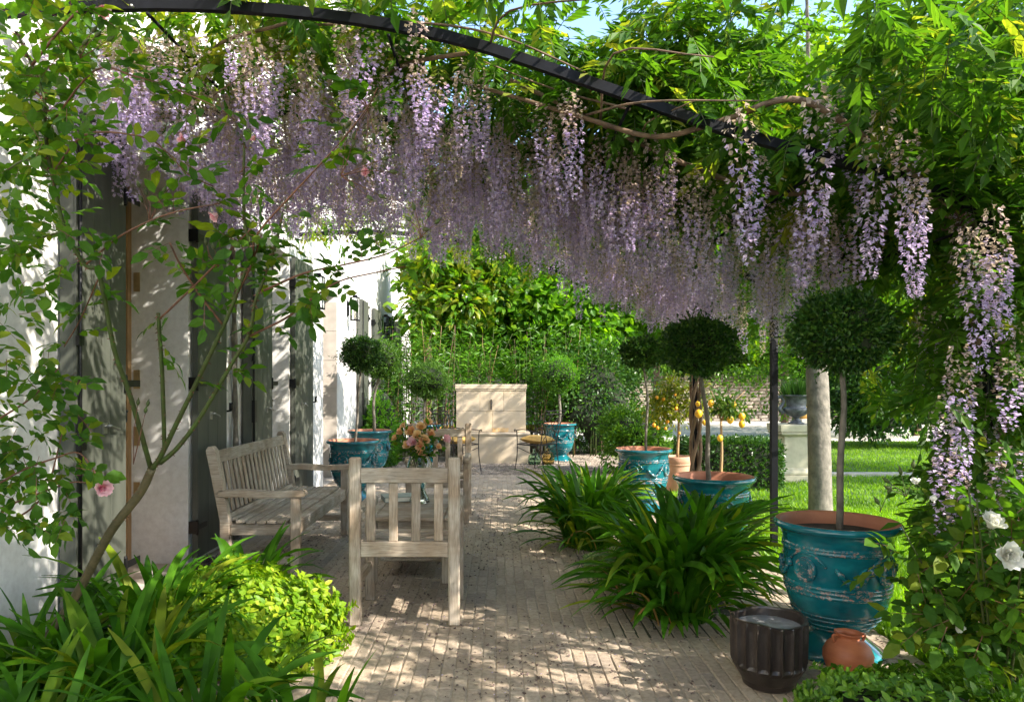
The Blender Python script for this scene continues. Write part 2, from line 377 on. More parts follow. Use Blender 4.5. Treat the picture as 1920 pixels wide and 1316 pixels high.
def scatter(parent, name, tms, T, ti, mats, keep=300, stuff='foliage', smooth=False, pri=None):
    """the `keep` copies that show largest become parts of `parent` (shared meshes), the rest one joined part"""
    T = np.asarray(T); ti = np.asarray(ti); loc = np.array(parent.location) if parent is not None else np.zeros(3)
    Y = np.maximum(T[:, 1, 3], .3); px = CX+F*T[:, 0, 3]/Y; py = HY-F*(T[:, 2, 3]-CAMZ)/Y
    inside = (px > 0) & (px < 1920) & (py > 0) & (py < 1316) & (T[:, 1, 3] > .4)
    size = np.linalg.norm(T[:, :3, 1], axis=1)/Y
    if pri is not None: size = pri
    order = np.argsort(-(size*inside)); keep = min(keep, int(inside.sum()), len(T)); k = order[:keep]; rest = order[keep:]
    mes = [mesh_np(name, t[0], t[1], mats, t[2] if len(t) > 2 else None, smooth) for t in tms]
    for i in k:
        M = Matrix(T[i].tolist()); M.translation -= Vector(loc); link(name, mes[ti[i]], parent, M)
    if len(rest):
        L = []
        for q, t in enumerate(tms):
            sel = rest[ti[rest] == q]
            if len(sel): L.append(joined(T[sel], t))
        V, Fc, M = cat_geo(L); o = link(stuff, mesh_np(stuff, V-loc, Fc, mats, M, smooth), parent); o['kind'] = 'stuff'
def rdir(n, r=None):
    r = r or rng; v = r.normal(size=(n, 3)); return nrm(v)
def cloud(c, rad, n, lumps=12, seed=1, shell=.55, lump_r=.42):
    """points in clumps through an ellipsoid, and the outward direction at each"""
    r = np.random.default_rng(seed); c = np.array(c); rad = np.array(rad)
    lc = nrm(r.normal(size=(lumps, 3)))*(r.uniform(.35, .8, size=(lumps, 1))); k = r.integers(0, lumps, n)
    lr = r.uniform(.7, 1.25, lumps)*lump_r
    d = nrm(r.normal(size=(n, 3))); q = lc[k]+d*(lr[k][:, None])*(r.uniform(shell, 1, size=(n, 1)))
    return c+q*rad, d

# ================================================================== THE SETTING
def sheet(name, x0, x1, y0, y1, z, mat, kind='structure', nx=1, ny=1):
    V = []; Fc = []
    for j in range(ny+1):
        for i in range(nx+1): V.append((x0+(x1-x0)*i/nx, y0+(y1-y0)*j/ny, z))
    for j in range(ny):
        for i in range(nx): a = j*(nx+1)+i; Fc.append((a, a+1, a+nx+2, a+nx+1))
    g = Geo(); g.add(V, Fc); o = g.build(name, mat); o['kind'] = kind; return o
sheet('ground', -60, 90, -30, 150, -.06, 'earth')
PX0, PX1, PY0, PY1 = -2.3, 2.07, 3.15, 10.93
g = Geo(); g.box(PX0, PX1, PY0, PY1, -.055, -.005)
patio = g.build('patio', 'mortar'); patio['kind'] = 'structure'
def brick_tm(seed, w, l):
    r = random.Random(seed); b = .005; V = []; lw = lambda a: a+r.uniform(-.0015, .0015)
    for (z, i) in ((-.03, 0), (-.004, 0), (.0, b)):
        for (sx, sy) in ((-1,-1),(1,-1),(1,1),(-1,1)): V.append((lw(sx*(w/2-i)), lw(sy*(l/2-i)), z+(r.uniform(-.002, .0015) if i else 0)))
    Fc = []
    for q in (0, 4):
        for k in range(4): a, b2, c, d = q+k, q+(k+1) % 4, q+4+(k+1) % 4, q+4+k; Fc += [(a, b2, c), (a, c, d)]
    Fc += [(8, 9, 10), (8, 10, 11)]; return np.array(V), np.array(Fc)
bt = [brick_tm(i, .0580, 1.0) for i in range(6)]
HOLE = (-2.24, -1.55, 4.62, 5.75)
Ts = []; ti = []
pitch = .0635; nx = int((PX1-PX0)/pitch)
for i in range(nx):
    x = PX0+pitch*(i+.5); y = PY0-random.uniform(0, .16)
    while y < PY1:
        l = random.choice((.2, .215, .225, .19))+random.uniform(-.006, .006); y1 = min(y+l, PY1); y0 = max(y, PY0)
        yc = (y0+y1)/2
        if y1-y0 > .04 and not (HOLE[0] < x < HOLE[1] and HOLE[2] < yc < HOLE[3]):
            z = random.gauss(0, .0014); a, b_, c = (random.gauss(0, s) for s in (.010, .004, .006))
            M = Matrix.Translation((x+random.gauss(0, .0008), yc, z)) @ Euler((b_, c, a)).to_matrix().to_4x4() @ Matrix.Diagonal((1+random.gauss(0, .02), y1-y0-.003, 1, 1))
            Ts.append(np.array(M)); ti.append(random.randrange(6))
        y = y1
scatter(patio, 'brick', bt, np.array(Ts), np.array(ti), ['paving_brick'], 300, 'far_bricks')
g = Geo(); g.box(HOLE[0], HOLE[1], HOLE[2], HOLE[3], -.04, -.001)
o = g.build('planting_soil', 'soil'); o['kind'] = 'structure'
# bark and clods in the planting square
Vp, Fp = tube([(0,0,0), (.03,0,.006), (.07,.01,0)], [.004, .01, .005], 4)
clod = Geo(); clod.add(Vp, Fp); 
def tri_faces(Fl): return np.array([t for f in Fl for t in [(f[0], f[i], f[i+1]) for i in range(1, len(f)-1)]])
clt = (np.array([tuple(v) for v in Vp]), tri_faces(Fp))
def strew(name, n, x0, x1, y0, y1, z, mat, smin, smax, tm=clt, flat=.3, keepout=None, seed=3):
    r = np.random.default_rng(seed); p = np.stack([r.uniform(x0, x1, n), r.uniform(y0, y1, n), np.full(n, z)], 1)
    if keepout is not None: p = p[keepout(p)]
    d = nrm(r.normal(size=(len(p), 3))*[1, 1, flat]); T = frames(p, d, rdir(len(p), r)*[flat, flat, 1]+[0, 0, .6], r.uniform(smin, smax, len(p)))
    V, Fc, M = joined(T, tm); o = link(name, mesh_np(name, V, Fc, [mat])); o['kind'] = 'stuff'; return o
strew('bark_chips', 900, HOLE[0], HOLE[1], HOLE[2], HOLE[3], .004, 'debris', .3, 1.0)
# fallen wisteria blossom on the bricks
r_ = np.random.default_rng(5)
ft = (np.array([(0,0,0), (-.35,.5,.12), (0,1,.05), (.35,.5,.15), (.5,.1,.3), (.1,.3,.35)]), np.array([(0,1,2), (0,2,3), (0,5,4), (1,5,2)]))
def few(p): return (np.sin(p[:,0]*3.1+1)*np.sin(p[:,1]*2.3)+r_.uniform(-.7, 1, len(p))) > .1
o = strew('fallen_blossom', 8500, PX0+.3, PX1, PY0, 9.0, .004, 'debris', .010, .022, ft, .25, few, 8)
o = strew('fallen_petals', 1500, PX0+.3, PX1, PY0, 9.0, .004, 'lilac_petal', .005, .010, ft, .25, few, 9)

sheet('lawn', PX1+.004, 30, 3.0, 17.6, -.03, 'lawn_green')
sheet('gravel_yard', -2.3, 2.4, 10.95, 17, -.035, 'gravel_bed')
sheet('driveway', -30, 60, 17.62, 27, -.03, 'driveway_grit')
g = Geo(); g.box(2.6, 14, 10.95, 11.12, -.05, .02); o = g.build('lawn_kerb', 'kerb_stone'); o['kind'] = 'structure'
oct_ = (np.array([(-.5,0,0), (.5,0,.05), (0,-.4,0), (0,.45,0), (.05,0,.35), (0,0,-.3)]), np.array([(0,2,4), (2,1,4), (1,3,4), (3,0,4), (2,0,5), (1,2,5), (3,1,5), (0,3,5)]))
strew('gravel', 26000, -2.3, 2.4, 10.94, 14.2, -.02, 'pebble', .016, .036, oct_, .4)
# lawn grass
r_ = np.random.default_rng(21)
def blades(name, n, x0, x1, y0, y1, hmin, hmax, w, power=1.0, seed=2):
    r = np.random.default_rng(seed); p = np.stack([x0+(x1-x0)*r.uniform(0, 1, n), y0+(y1-y0)*r.uniform(0, 1, n)**power, np.full(n, -.03)], 1)
    d = nrm(np.stack([r.normal(0, .35, n), r.normal(0, .35, n), np.ones(n)], 1)); h = r.uniform(hmin, hmax, n)
    T = frames(p, d, rdir(n, r)*[1, 1, .1], h); ww = w/np.mean(h)
    tm = (np.array([(-ww/2,0,0), (ww/2,0,0), (ww*.3,.6,.03), (0,1,.2)]), np.array([(0,1,2), (0,2,3)]))
    V, Fc, M = joined(T, tm); o = link(name, mesh_np(name, V, Fc, ['grass_blade'])); o['kind'] = 'stuff'; return o
blades('grass', 110000, PX1+.03, 5.6, 3.1, 8.0, .03, .065, .005, 1.35, 2)
blades('grass', 60000, PX1+.03, 10.5, 8.0, 17.5, .03, .06, .012, 1.4, 4)
blades('grass_tufts', 5000, PX1+.01, PX1+.14, 3.15, 10.5, .05, .12, .006, 1.3, 5)

# ------------------------------------------------------------------ house
house = thing('white_house', 'long white plastered house with olive grey shutters beside the brick patio', 'house', (-2.3, 3, 0))
hl = Vector(house.location)
XW, XI = -2.3, -2.72     # outer face of the wall; depth of the plaster reveal
opens = [(4.40, 5.50, 2.80, 'wood'), (7.25, 8.15, 2.76, 'grey'), (9.74, 10.60, 2.62, 'stone'), (12.6, 13.4, 2.72, 'grey')]
def hb(name, mat, *b):
    g = Geo(); g.box(b[0]-hl.x, b[1]-hl.x, b[2]-hl.y, b[3]-hl.y, b[4]-hl.z, b[5]-hl.z); return g.build(name, mat, house)
edges = [-8]+[v for o_ in opens for v in o_[:2]]+[19.5]
g = Geo()
for i in range(0, len(edges), 2): g.box(XI-hl.x, XW-hl.x, edges[i]-hl.y, edges[i+1]-hl.y, -.06, 2.9)
for (y0, y1, zt, k) in opens: g.box(XI-hl.x, XW-hl.x, y0-hl.y, y1-hl.y, zt, 2.9)
# upper storey, with one window opening
g.box(XI-hl.x, XW-hl.x, -8-hl.y, 8.3-hl.y, 2.9, 7.0); g.box(XI-hl.x, XW-hl.x, 9.2-hl.y, 19.5-hl.y, 2.9, 7.0)
g.box(XI-hl.x, XW-hl.x, 8.3-hl.y, 9.2-hl.y, 2.9, 4.7); g.box(XI-hl.x, XW-hl.x, 8.3-hl.y, 9.2-hl.y, 6.2, 7.0)
g.build('wall', 'plaster', house)
hb('end_wall', 'plaster', -9, XI, 19.2, 19.5, -.06, 7.0)
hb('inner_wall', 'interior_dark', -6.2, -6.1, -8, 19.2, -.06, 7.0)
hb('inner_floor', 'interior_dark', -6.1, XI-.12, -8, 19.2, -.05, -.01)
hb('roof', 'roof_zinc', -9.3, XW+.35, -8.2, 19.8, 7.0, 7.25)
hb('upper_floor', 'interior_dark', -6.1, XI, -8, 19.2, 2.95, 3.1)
for (y0, y1, zt, k) in opens:
    hb('door_step', 'jamb_stone', XI+.002, XW+.02, y0+.002, y1-.002, -.05, .015)
    fm = 'frame_wood' if k == 'wood' else 'jamb_stone' if k == 'stone' else 'shutter_paint'
    # door frame, with a glazed door in it
    xa, xb = XI-.10, XI+.0
    fr = Geo()
    fr.box(xa-hl.x, xb-hl.x, y1-.06-hl.y, y1+.08-hl.y, 0, zt+.08); fr.box(xa-hl.x, xb-hl.x, y0-.08-hl.y, y0+.06-hl.y, 0, zt+.08)
    fr.box(xa-hl.x, xb-hl.x, y0+.06-hl.y, y1-.06-hl.y, zt-.06, zt+.08)
    fr.build('door_frame', fm, house)
    dm = 'frame_wood' if k == 'wood' else 'shutter_paint'
    d = Geo(); ya, yb = y0+.07-hl.y, y1-.07-hl.y; xd0, xd1 = xa+.02-hl.x, xa+.07-hl.x
    d.box(xd0, xd1, ya, ya+.09, .02, zt-.08); d.box(xd0, xd1, yb-.09, yb, .02, zt-.08); d.box(xd0, xd1, ya+.09, yb-.09, .02, .5)
    for z in (1.25, 2.0, zt-.16): d.box(xd0, xd1, ya+.09, yb-.09, z-.03, z+.05)
    dd = d.build('door', dm, house)
    g = Geo(); g.box(xd0+.02, xd0+.03, ya+.09, yb-.09, .5, zt-.16); g.build('pane', 'clear_glass', dd)
    if k == 'wood':
        for z in (.55, .96, 1.38, 2.1):
            g = Geo(); g.box(-2.70-hl.x, -2.655-hl.x, y1-.012-hl.y, y1-.002-hl.y, z-.07, z+.07); g.build('hinge', 'brass', house)
if True:  # sawn stone facing on the deep reveals: plaster for most, limestone blocks for the third
    y1 = 10.6; zz = 0
    for i in range(6):
        h = .415
        hb('stone_block', 'jamb_stone', -2.62, -2.302+.0, y1-.03, y1-.003, .016+zz+.003, .016+min(zz+h, 2.6)-.003); zz += h
    g = Geo()
    y0 = 9.74
# shutters folded flat on the wall
def shutter(y0, y1, zt, leaves=1, stack=1, handle=True, hook=True, knob_y=None):
    H = zt-.06
    w = (y1-y0)
    n = max(2, round(w/.17)); th = .042*stack
    xs = XW+.018
    root = Geo(); root.box(xs-hl.x, xs+th-.012-hl.x, y0-hl.y, y1-hl.y, .05, .05+H-.02)
    s = root.build('shutter', 'shutter_paint', house)
    for i in range(n):
        a = y0+w*i/n+.002; b = y0+w*(i+1)/n-.002
        g = Geo(); g.box(xs+th-.012-hl.x, xs+th-hl.x, a-hl.y, b-hl.y, .051, .05+H-.021); g.build('board', 'shutter_paint', s)
    X = xs+th-hl.x
    if handle:
        yk = (knob_y if knob_y else y0+w*.3)-hl.y; g = Geo()
        g.box(X, X+.006, yk-.02, yk+.02, 1.07, 1.13); g.tube(cr([(X,yk,1.11), (X+.03,yk,1.115), (X+.035,yk+.03,1.105), (X+.033,yk+.10,1.09)]), .007, 6); g.build('handle', 'steel_handle', s)
    if stack > 1:
        g = Geo(); g.tube([(X+.012, y0+.02-hl.y, .1), (X+.012, y0+.02-hl.y, H)], .009, 8)
        g.box(X, X+.028, y0-.005-hl.y, y0+.05-hl.y, 1.0, 1.2); g.box(X, X+.02, y0-.005-hl.y, y0+.04-hl.y, 1.55, 1.6); g.build('bolt', 'dark_bolt', s)
    for z in (.28, 1.35, 2.45):
        yy = (y0 if stack == 1 else y1)-hl.y; g = Geo(); g.box(XW+.003-hl.x, X+.012, yy-.028, yy-.004, z-.045, z+.045)
        g.box(X+.001, X+.006, yy+.001, yy+.16, z-.02, z+.02); g.tube([(X+.002, yy-.016, z-.055), (X+.002, yy-.016, z+.055)], .012, 6); g.build('hinge', 'dark_bolt', s)
    if hook:
        yy = y1+.02-hl.y; g = Geo(); g.tube(cr([(.002,yy,1.12), (.05,yy,1.12), (.09,yy,1.13), (.085,yy,1.17), (.10,yy,1.19)]), .008, 6); g.tube([(.085,yy,1.19), (.085,yy,1.12)], .013, 6); g.build('hook', 'dark_bolt', s)
    return s
shutter(3.86, 4.38, 2.82, stack=2, knob_y=4.14); shutter(5.53, 6.12, 2.82, knob_y=5.78)
shutter(6.62, 7.22, 2.78, stack=2, knob_y=7.05); shutter(8.18, 8.98, 2.78, knob_y=8.5)
shutter(12.0, 12.58, 2.74, stack=2); shutter(13.43, 14.2, 2.74)
shutter(15.2, 15.8, 2.74, stack=2); shutter(16.3, 16.9, 2.74, stack=2)
# louvred window shutters upstairs
def louvre(y0, y1, z0, z1):
    g = Geo(); X0, X1 = .02, .06
    g.box(X0, X1, y0-hl.y, y0+.06-hl.y, z0, z1); g.box(X0, X1, y1-.06-hl.y, y1-hl.y, z0, z1)
    for z in (z0, (z0+z1)/2, z1-.08): g.box(X0+.002, X1-.002, y0+.06-hl.y, y1-.06-hl.y, z, z+.08)
    s = g.build('window_shutter', 'roof_zinc', house)
    z = z0+.11; me = None
    while z < z1-.1:
        if me is None: q = Geo(); q.box(-.022, .022, -(y1-y0)/2+.061, (y1-y0)/2-.061, -.004, .004); me = q.mesh('slat', ['roof_zinc'])
        link('slat', me, s, Matrix.Translation((.04, (y0+y1)/2-hl.y, z)) @ Matrix.Rotation(.6, 4, 'Y')); z += .045
louvre(7.8, 8.28, 4.7, 6.2); louvre(9.22, 9.7, 4.7, 6.2)
g = Geo(); g.box(XI+.1-hl.x, XI+.12-hl.x, 8.3-hl.y, 9.2-hl.y, 4.7, 6.2); w_ = g.build('window', 'clear_glass', house)
g = Geo(); g.box(XI+.08-hl.x, XI+.14-hl.x, 8.72-hl.y, 8.78-hl.y, 4.7, 6.2); g.build('frame', 'plaster', w_)

def lantern(y, z, label, s=1.0):
    o = thing('wall_lantern', label, 'lantern', (XW, y, z), 0, 'lanterns along the house wall')
    g = Geo(); g.box(0, .02, -.05*s, .05*s, -.12*s, .12*s); g.build('back_plate', 'black_steel', o)
    g = Geo(); w = .065*s
    for sx in (.06, .06+2*w):
        for sy in (-w, w): g.box(sx-.005, sx+.005, sy-.005, sy+.005, -.19*s, .19*s)
    for z_ in (-.19*s, .19*s):
        g.box(.06-.006, .06+2*w+.006, -w-.006, w+.006, z_-.008, z_+.008)
    g.box(.02, .06, -.008, .008, .10*s, .12*s); g.box(.045+w*.7, .075+w*1.3, -w*.5, w*.5, .2*s, .235*s); g.build('cage', 'black_steel', o)
    g = Geo(); g.box(.064, .056+2*w, -w+.006, w-.006, -.18*s, .18*s); g.build('pane', 'clear_glass', o)
    g = Geo(); g.tube([(.06+w, 0, -.18*s), (.06+w, 0, -.02*s)], .014, 8); g.build('candle', 'pedestal_stone', o)
    return o
lantern(8.95, 2.44, 'glass wall lantern nearest the bench on the white house wall', 1.0)
lantern(11.3, 2.48, 'glass wall lantern between the pale stone doorway and the tall dark shutters', .9)
lantern(14.4, 2.47, 'third glass wall lantern along, just past the last tall shutter', .9)
lantern(15.0, 2.47, 'farthest glass wall lantern on the white house wall', .9)

# ------------------------------------------------------------------ stone fountain
fx0, fx1, fy = (855-CX)*12.85/F, (986-CX)*12.85/F, 12.85
ft_ = thing('stone_fountain', 'pale limestone block fountain with a dark spout standing on gravel', 'fountain', ((fx0+fx1)/2, 12.9, 0))
fl = Vector(ft_.location)
def fb(name, mat, x0, x1, y0, y1, z0, z1):
    g = Geo(); e = .006; g.box(x0-fl.x, x1-fl.x, y0-fl.y, y1-fl.y, z0, z1); o = g.build(name, mat, ft_)
    bm = bmesh.new(); bm.from_mesh(o.data); bmesh.ops.bevel(bm, geom=list(bm.edges), offset=.005, segments=1, affect='EDGES'); bm.to_mesh(o.data); bm.free(); return o
lx0, lx1 = fx0+.05, fx1+.06
fb('stone_block', 'limestone', lx0, lx1, 12.66, 13.3, -.05, .46); fb('ledge', 'limestone', lx0-.01, lx1+.01, 12.64, 13.3, .463, .50)
W3 = (fx1-fx0)
for (a, b, z0, z1) in ((0, .52, .503, .86), (.52, 1, .503, .86), (0, .34, .863, 1.215), (.34, .68, .863, 1.215), (.68, 1, .863, 1.215)):
    fb('stone_block', 'limestone', fx0+W3*a+.0015, fx0+W3*b-.0015, 12.86, 13.25, z0, z1)
fb('cap_stone', 'limestone', fx0-.02, fx1+.02, 12.838, 13.27, 1.248, 1.33); fb('capital_stone', 'limestone', fx0-.008, fx1+.008, 12.85, 13.26, 1.218, 1.2465)
g = Geo(); sx = (921-CX)*12.85/F-fl.x; g.box(sx-.012, sx+.012, 12.835-fl.y, 12.858-fl.y, .89, 1.07); g.tube([(sx, 12.85-fl.y, 1.03), (sx, 12.72-fl.y, 1.0)], .012, 8); g.build('spout', 'iron', ft_)
plain('rust_stain', (.62,.35,.1), .9, scale=15, coord='World', col2=(.56,.45,.3))
g = Geo(); g.box(sx+.02, sx+.30, 12.855-fl.y, 12.8575-fl.y, .505, .575); g.build('rust_stain', 'rust_stain', ft_)

# ------------------------------------------------------------------ far rubble wall along the driveway
gw = thing('garden_wall', 'rubble stone garden wall beyond the gravel driveway, ivy along its top', 'wall', (9, 27, 0))
g = Geo(); g.box(-22, 24, .06, .5, -.05, 1.66); g.build('wall_core', 'mortar', gw)
st = []
for i in range(6):
    r = random.Random(i); V = []
    for (y, k) in ((.05, 1), (.0, .93), (-.03, .8)):
        for (sx_, sz_) in ((-.5,-.5), (.5,-.5), (.5,.5), (-.5,.5)): V.append((sx_*k+r.uniform(-.03,.03), y, sz_*k+r.uniform(-.05,.05)))
    Fc = []
    for q in (0, 4):
        for k in range(4): a, b2, c, d = q+k, q+(k+1) % 4, q+4+(k+1) % 4, q+4+k; Fc += [(a, b2, c), (a, c, d)]
    Fc += [(8, 9, 10), (8, 10, 11)]; st.append((np.array(V), np.array(Fc)))
Ts = []; ti = []; z = -.03
while z < 1.62:
    h = random.uniform(.09, .15); x = -11+random.uniform(0, .3)
    while x < 14:
        l = random.uniform(.2, .5); T = np.eye(4); T[0, 0] = l-.02; T[2, 2] = h-.018; T[:3, 3] = (9+x+l/2, 27.02+random.uniform(-.012, .012), z+h/2); Ts.append(T); ti.append(random.randrange(6)); x += l
    z += h
# near size measure of scatter uses the y column; give the stones their own order by distance from the open view
Ts = np.array(Ts)
scatter(gw, 'stone', st, Ts, np.array(ti), ['rubble_stone'], 300, 'far_stones', pri=1/(1+np.hypot(Ts[:,0,3]-9.3, (Ts[:,2,3]-.9)*2)))

# ------------------------------------------------------------------ pergola
ARCH = [(-2.28, 3.05), (-1.55, 3.085), (-.82, 3.04), (-.2, 2.93), (.406, 2.735), (1.02, 2.52), (1.60, 2.36), (1.87, 2.29), (2.25, 2.13)]
ax = [a[0] for a in ARCH]; az = [a[1] for a in ARCH]
def roofz(x): return np.interp(x, ax, az)
perg = thing('pergola', 'black steel pergola with curved beams from the white house to slim posts', 'pergola', (2.25, 3.4, 0))
pl = Vector(perg.location)
ARCH_Y = [.9, 3.4, 4.72, 6.05, 8.5]
for y in ARCH_Y:
    P = cr([(a[0]-pl.x, y-pl.y, a[1]) for a in ARCH], 4); V = []; Fc = []
    hw, hh = .018, .023
    for i, p in enumerate(P):
        t = (P[min(i+1, len(P)-1)]-P[max(i-1, 0)]).normalized(); n = Vector((-t.z, 0, t.x))
        for (a, b) in ((-hw,-hh), (hw,-hh), (hw,hh), (-hw,hh)): V.append(p+Vector((0, a, 0))+n*b)
    for i in range(len(P)-1):
        for k in range(4): Fc.append((i*4+k, i*4+(k+1) % 4, (i+1)*4+(k+1) % 4, (i+1)*4+k))
    Fc += [(0,1,2,3), tuple(len(V)-4+k for k in (3,2,1,0))]
    g = Geo(); g.add(V, Fc); g.build('beam', 'black_steel', perg)
for y in [.9, 3.4, 6.05, 8.5]:
    g = Geo(); g.box(-.025, .025, y-.025-pl.y, y+.025-pl.y, -.05, 2.10); g.box(-.07, .07, y-.07-pl.y, y+.07-pl.y, -.035, -.02); g.build('post', 'black_steel', perg)
for x in (-1.6, -.5, .6, 1.5, 2.25):
    z = float(roofz(x))-.045; g = Geo(); g.tube([(x-pl.x, 3.38-pl.y, z), (x-pl.x, 8.52-pl.y, z)], .008, 6); g.build('rod', 'black_steel', perg)
for (px, py) in ((1017, 108), (800, 55), (1520, 255), (250, 14)):
    p = W(px, py, 3.375); g = Geo(); g.tube([p-pl, p-pl+Vector((0,-.02,0))], .006, 6); g.build('bolt', 'steel_handle', perg)

# ------------------------------------------------------------------ glazed urns
def urn_proto(name='glazed_urn'):
    o = thing(name, '', 'planter'); g = Geo()
    prof = [(.0,0),(.205,0),(.212,.012),(.205,.03),(.185,.045),(.178,.052),(.150,.075),(.128,.10),(.125,.115),(.138,.135),(.168,.165),(.198,.20),(.222,.245)]
    g.lathe(prof, 56, 0)
    g2 = [(.222,.245),(.236,.285),(.243,.32)]; g.lathe(g2, 56, 0)
    g.lathe([(.243,.32),(.250,.326),(.251,.334),(.245,.340),(.252,.346),(.253,.354),(.247,.360),(.254,.366),(.254,.374),(.246,.380)], 56, 1)
    g.lathe([(.246,.380),(.250,.42),(.252,.47),(.253,.53)], 56, 0)
    g.lathe([(.253,.53),(.260,.536),(.260,.543),(.254,.548),(.260,.553),(.259,.560),(.254,.566)], 56, 1)
    g.lathe([(.254,.566),(.258,.59),(.268,.615),(.282,.628)], 56, 0)
    g.lathe([(.282,.628),(.296,.636),(.301,.648),(.297,.660),(.286,.667)], 56, 0)
    g.lathe([(.286,.667),(.272,.666),(.264,.655),(.258,.62),(.255,.585)], 56, 2)
    g.build('body', ['teal_glaze', 'worn_teal_glaze', 'terracotta'], o)
    # rings round the foot of the bowl
    g = Geo()
    for z, r in ((.15,.1525), (.175,.178), (.205,.2015), (.228,.2145)):
        g.lathe([(r-.004, z-.006), (r+.004, z-.003), (r+.004, z+.003), (r-.002, z+.007)], 56, 0)
    g.build('ring', 'worn_teal_glaze', o)
    g = Geo(); g.lathe([(.0,.618),(.12,.615),(.258,.602)], 32, 0); g.build('soil', 'soil', o)
    # swags: a rope of fruit hung between tied tassels, with medallions between
    R = .254
    def on(a, z, k=0): return Vector(((R+k)*math.cos(a), (R+k)*math.sin(a), z))
    for q in range(4):
        a0 = math.pi/2*q-math.pi/2-math.pi/4+.12
        g = Geo(); P = [on(a0+.62*t, .475-.07*math.sin(math.pi*t)+(.0), .006) for t in np.linspace(0, 1, 15)]
        g.tube(P, [.008]+[.013+.004*math.sin(i*2.1) for i in range(13)]+[.008], 8)
        for i in range(2, 13):
            for dz in (-.009, .008): c = P[i]+Vector((0,0,dz)); c2 = Vector((c.x, c.y, 0)).normalized()*.008; g.tube([c, c+c2], [.007, .004], 6)
        g.build('swag', 'worn_teal_glaze', o)
        a1 = a0+.62; g = Geo()
        g.tube([on(a1, .475, .006), on(a1+.08, .505, .006), on(a1+.2, .528, .003), on(a1+.38, .532, .0), on(a1+.56, .528, .003), on(a1+.68, .506, .006), on(a1+.79, .475, .006)], .006, 8)
        g.tube([on(a1-.02, .485, .008), on(a1+.05, .455, .01)], [.017, .012], 8); g.build('ribbon', 'worn_teal_glaze', o)
        am = a1+.39; M = Matrix.Rotation(am, 4, 'Z') @ Matrix.Translation((R, 0, .452)) @ Matrix.Rotation(math.pi/2, 4, 'Y')
        g = Geo(); g.lathe([(0,.012),(.038,.010),(.044,.007),(.050,.014),(.056,.012),(.060,.0)], 28, 0)
        md = g.build('medallion', 'worn_teal_glaze', o, M)
        g = Geo(); V = [(-.026,-.022), (.020,-.022), (.028,0), (.020,.022), (-.026,.022)]
        n = 5; Vv = [(x, y, .008) for x, y in V]+[(x*.86, y*.86, .017) for x, y in V]
        g.add(Vv, [tuple(range(5, 10))]+[(i, (i+1) % 5, 5+(i+1) % 5, 5+i) for i in range(5)])
        for yy in (-.010, .0, .010): g.box(-.018, .012, yy-.0022, yy+.0022, .016, .020)
        g.box(-.004, .0, -.016, .016, .0165, .0205); g.build('shield', 'worn_teal_glaze', md)
    return o
urn0 = urn_proto()
UR = [ # name-place, x, y, scale, rotation, label
 (1.70, 3.72, 1.00, .0, 'large turquoise glazed urn at the patio edge behind the small terracotta jar'),
 (1.60, 5.50, 1.00, .9, 'turquoise glazed urn behind the big strappy agapanthus, second along the lawn'),
 (1.53, 7.80, 1.00, .4, 'turquoise glazed urn in front of the terracotta pot of the orange tree'),
 (1.10, 13.2, 1.00, .2, 'turquoise glazed urn on gravel behind the wire chair with the cushion in full view'),
 (-1.68, 8.60, 1.04, .75, 'turquoise glazed urn just beyond the far end of the teak bench'),
 (-1.80, 10.4, 1.04, .1, 'sunlit turquoise glazed urn tucked behind another urn near the house wall'),
 (-1.28, 12.9, 1.00, .3, 'turquoise glazed urn mostly hidden behind the flower vase and wire chair'),
]
urns = []
for i, (x, y, s, rz, lab) in enumerate(UR):
    o = urn0 if i == 0 else copy_tree(urn0); urns.append(o)
    o.location = (x, y, 0 if y < 10.9 else -.03); o.scale = (s, s, s); o.rotation_euler = (0, 0, rz+.22); tag(o, lab, 'planter', 'turquoise glazed urns')

# ------------------------------------------------------------------ dark fluted pot, jar, terracotta pot
o = thing('fluted_pot', 'dark brown fluted pot filled with pale wax on the brick edge', 'pot', (1.215, 3.33, .003))
g = Geo(); seg = 120; V = []; Fc = []
prof = [(.0,.0,0),(.105,0,0),(.112,.006,0),(.118,.03,0),(.150,.082,0),(.160,.098,.3),(.164,.112,1),(.168,.27,1),(.166,.296,.5),(.163,.302,.0),(.150,.303,0),(.147,.295,0),(.145,.262,0)]
for (r, z, k) in prof:
    for j in range(seg):
        a = 2*math.pi*j/seg; u = (j % 6)/6; rr = r-k*.017*math.sin(math.pi*u)**.6 if k else r; zz = z+(.006*math.sin(a*2+.4)+.003*math.sin(a*5) if z > .28 else 0)
        V.append((rr*math.cos(a), rr*math.sin(a), zz))
for i in range(len(prof)-1):
    for j in range(seg): j2 = (j+1) % seg; Fc.append((i*seg+j, i*seg+j2, (i+1)*seg+j2, (i+1)*seg+j))
g.add(V, Fc, 0, False); g.build('body', 'dark_glaze', o)
g = Geo(); g.lathe([(0,.268),(.08,.267),(.1465,.264)], 48); g.build('wax', 'wick', o)
o = thing('clay_jar', 'small round terracotta jar with a flared neck leaning near the turquoise urn', 'jar', (1.60, 3.40, .003))
g = Geo(); g.lathe([(0,0),(.05,0),(.066,.012),(.092,.045),(.108,.085),(.108,.118),(.094,.15),(.070,.170),(.051,.180),(.047,.187),(.053,.197),(.063,.203),(.064,.208),(.058,.209),(.048,.200),(.043,.188),(.060,.165),(.085,.12),(.07,.05),(0,.03)], 48)
g.build('body', 'jar_clay', o)
g = Geo(); g.tube(cr([(.046,0,.192),(.075,0,.197),(.082,0,.186),(.072,.0,.166)]), .007, 8); g.build('handle', 'jar_clay', o)
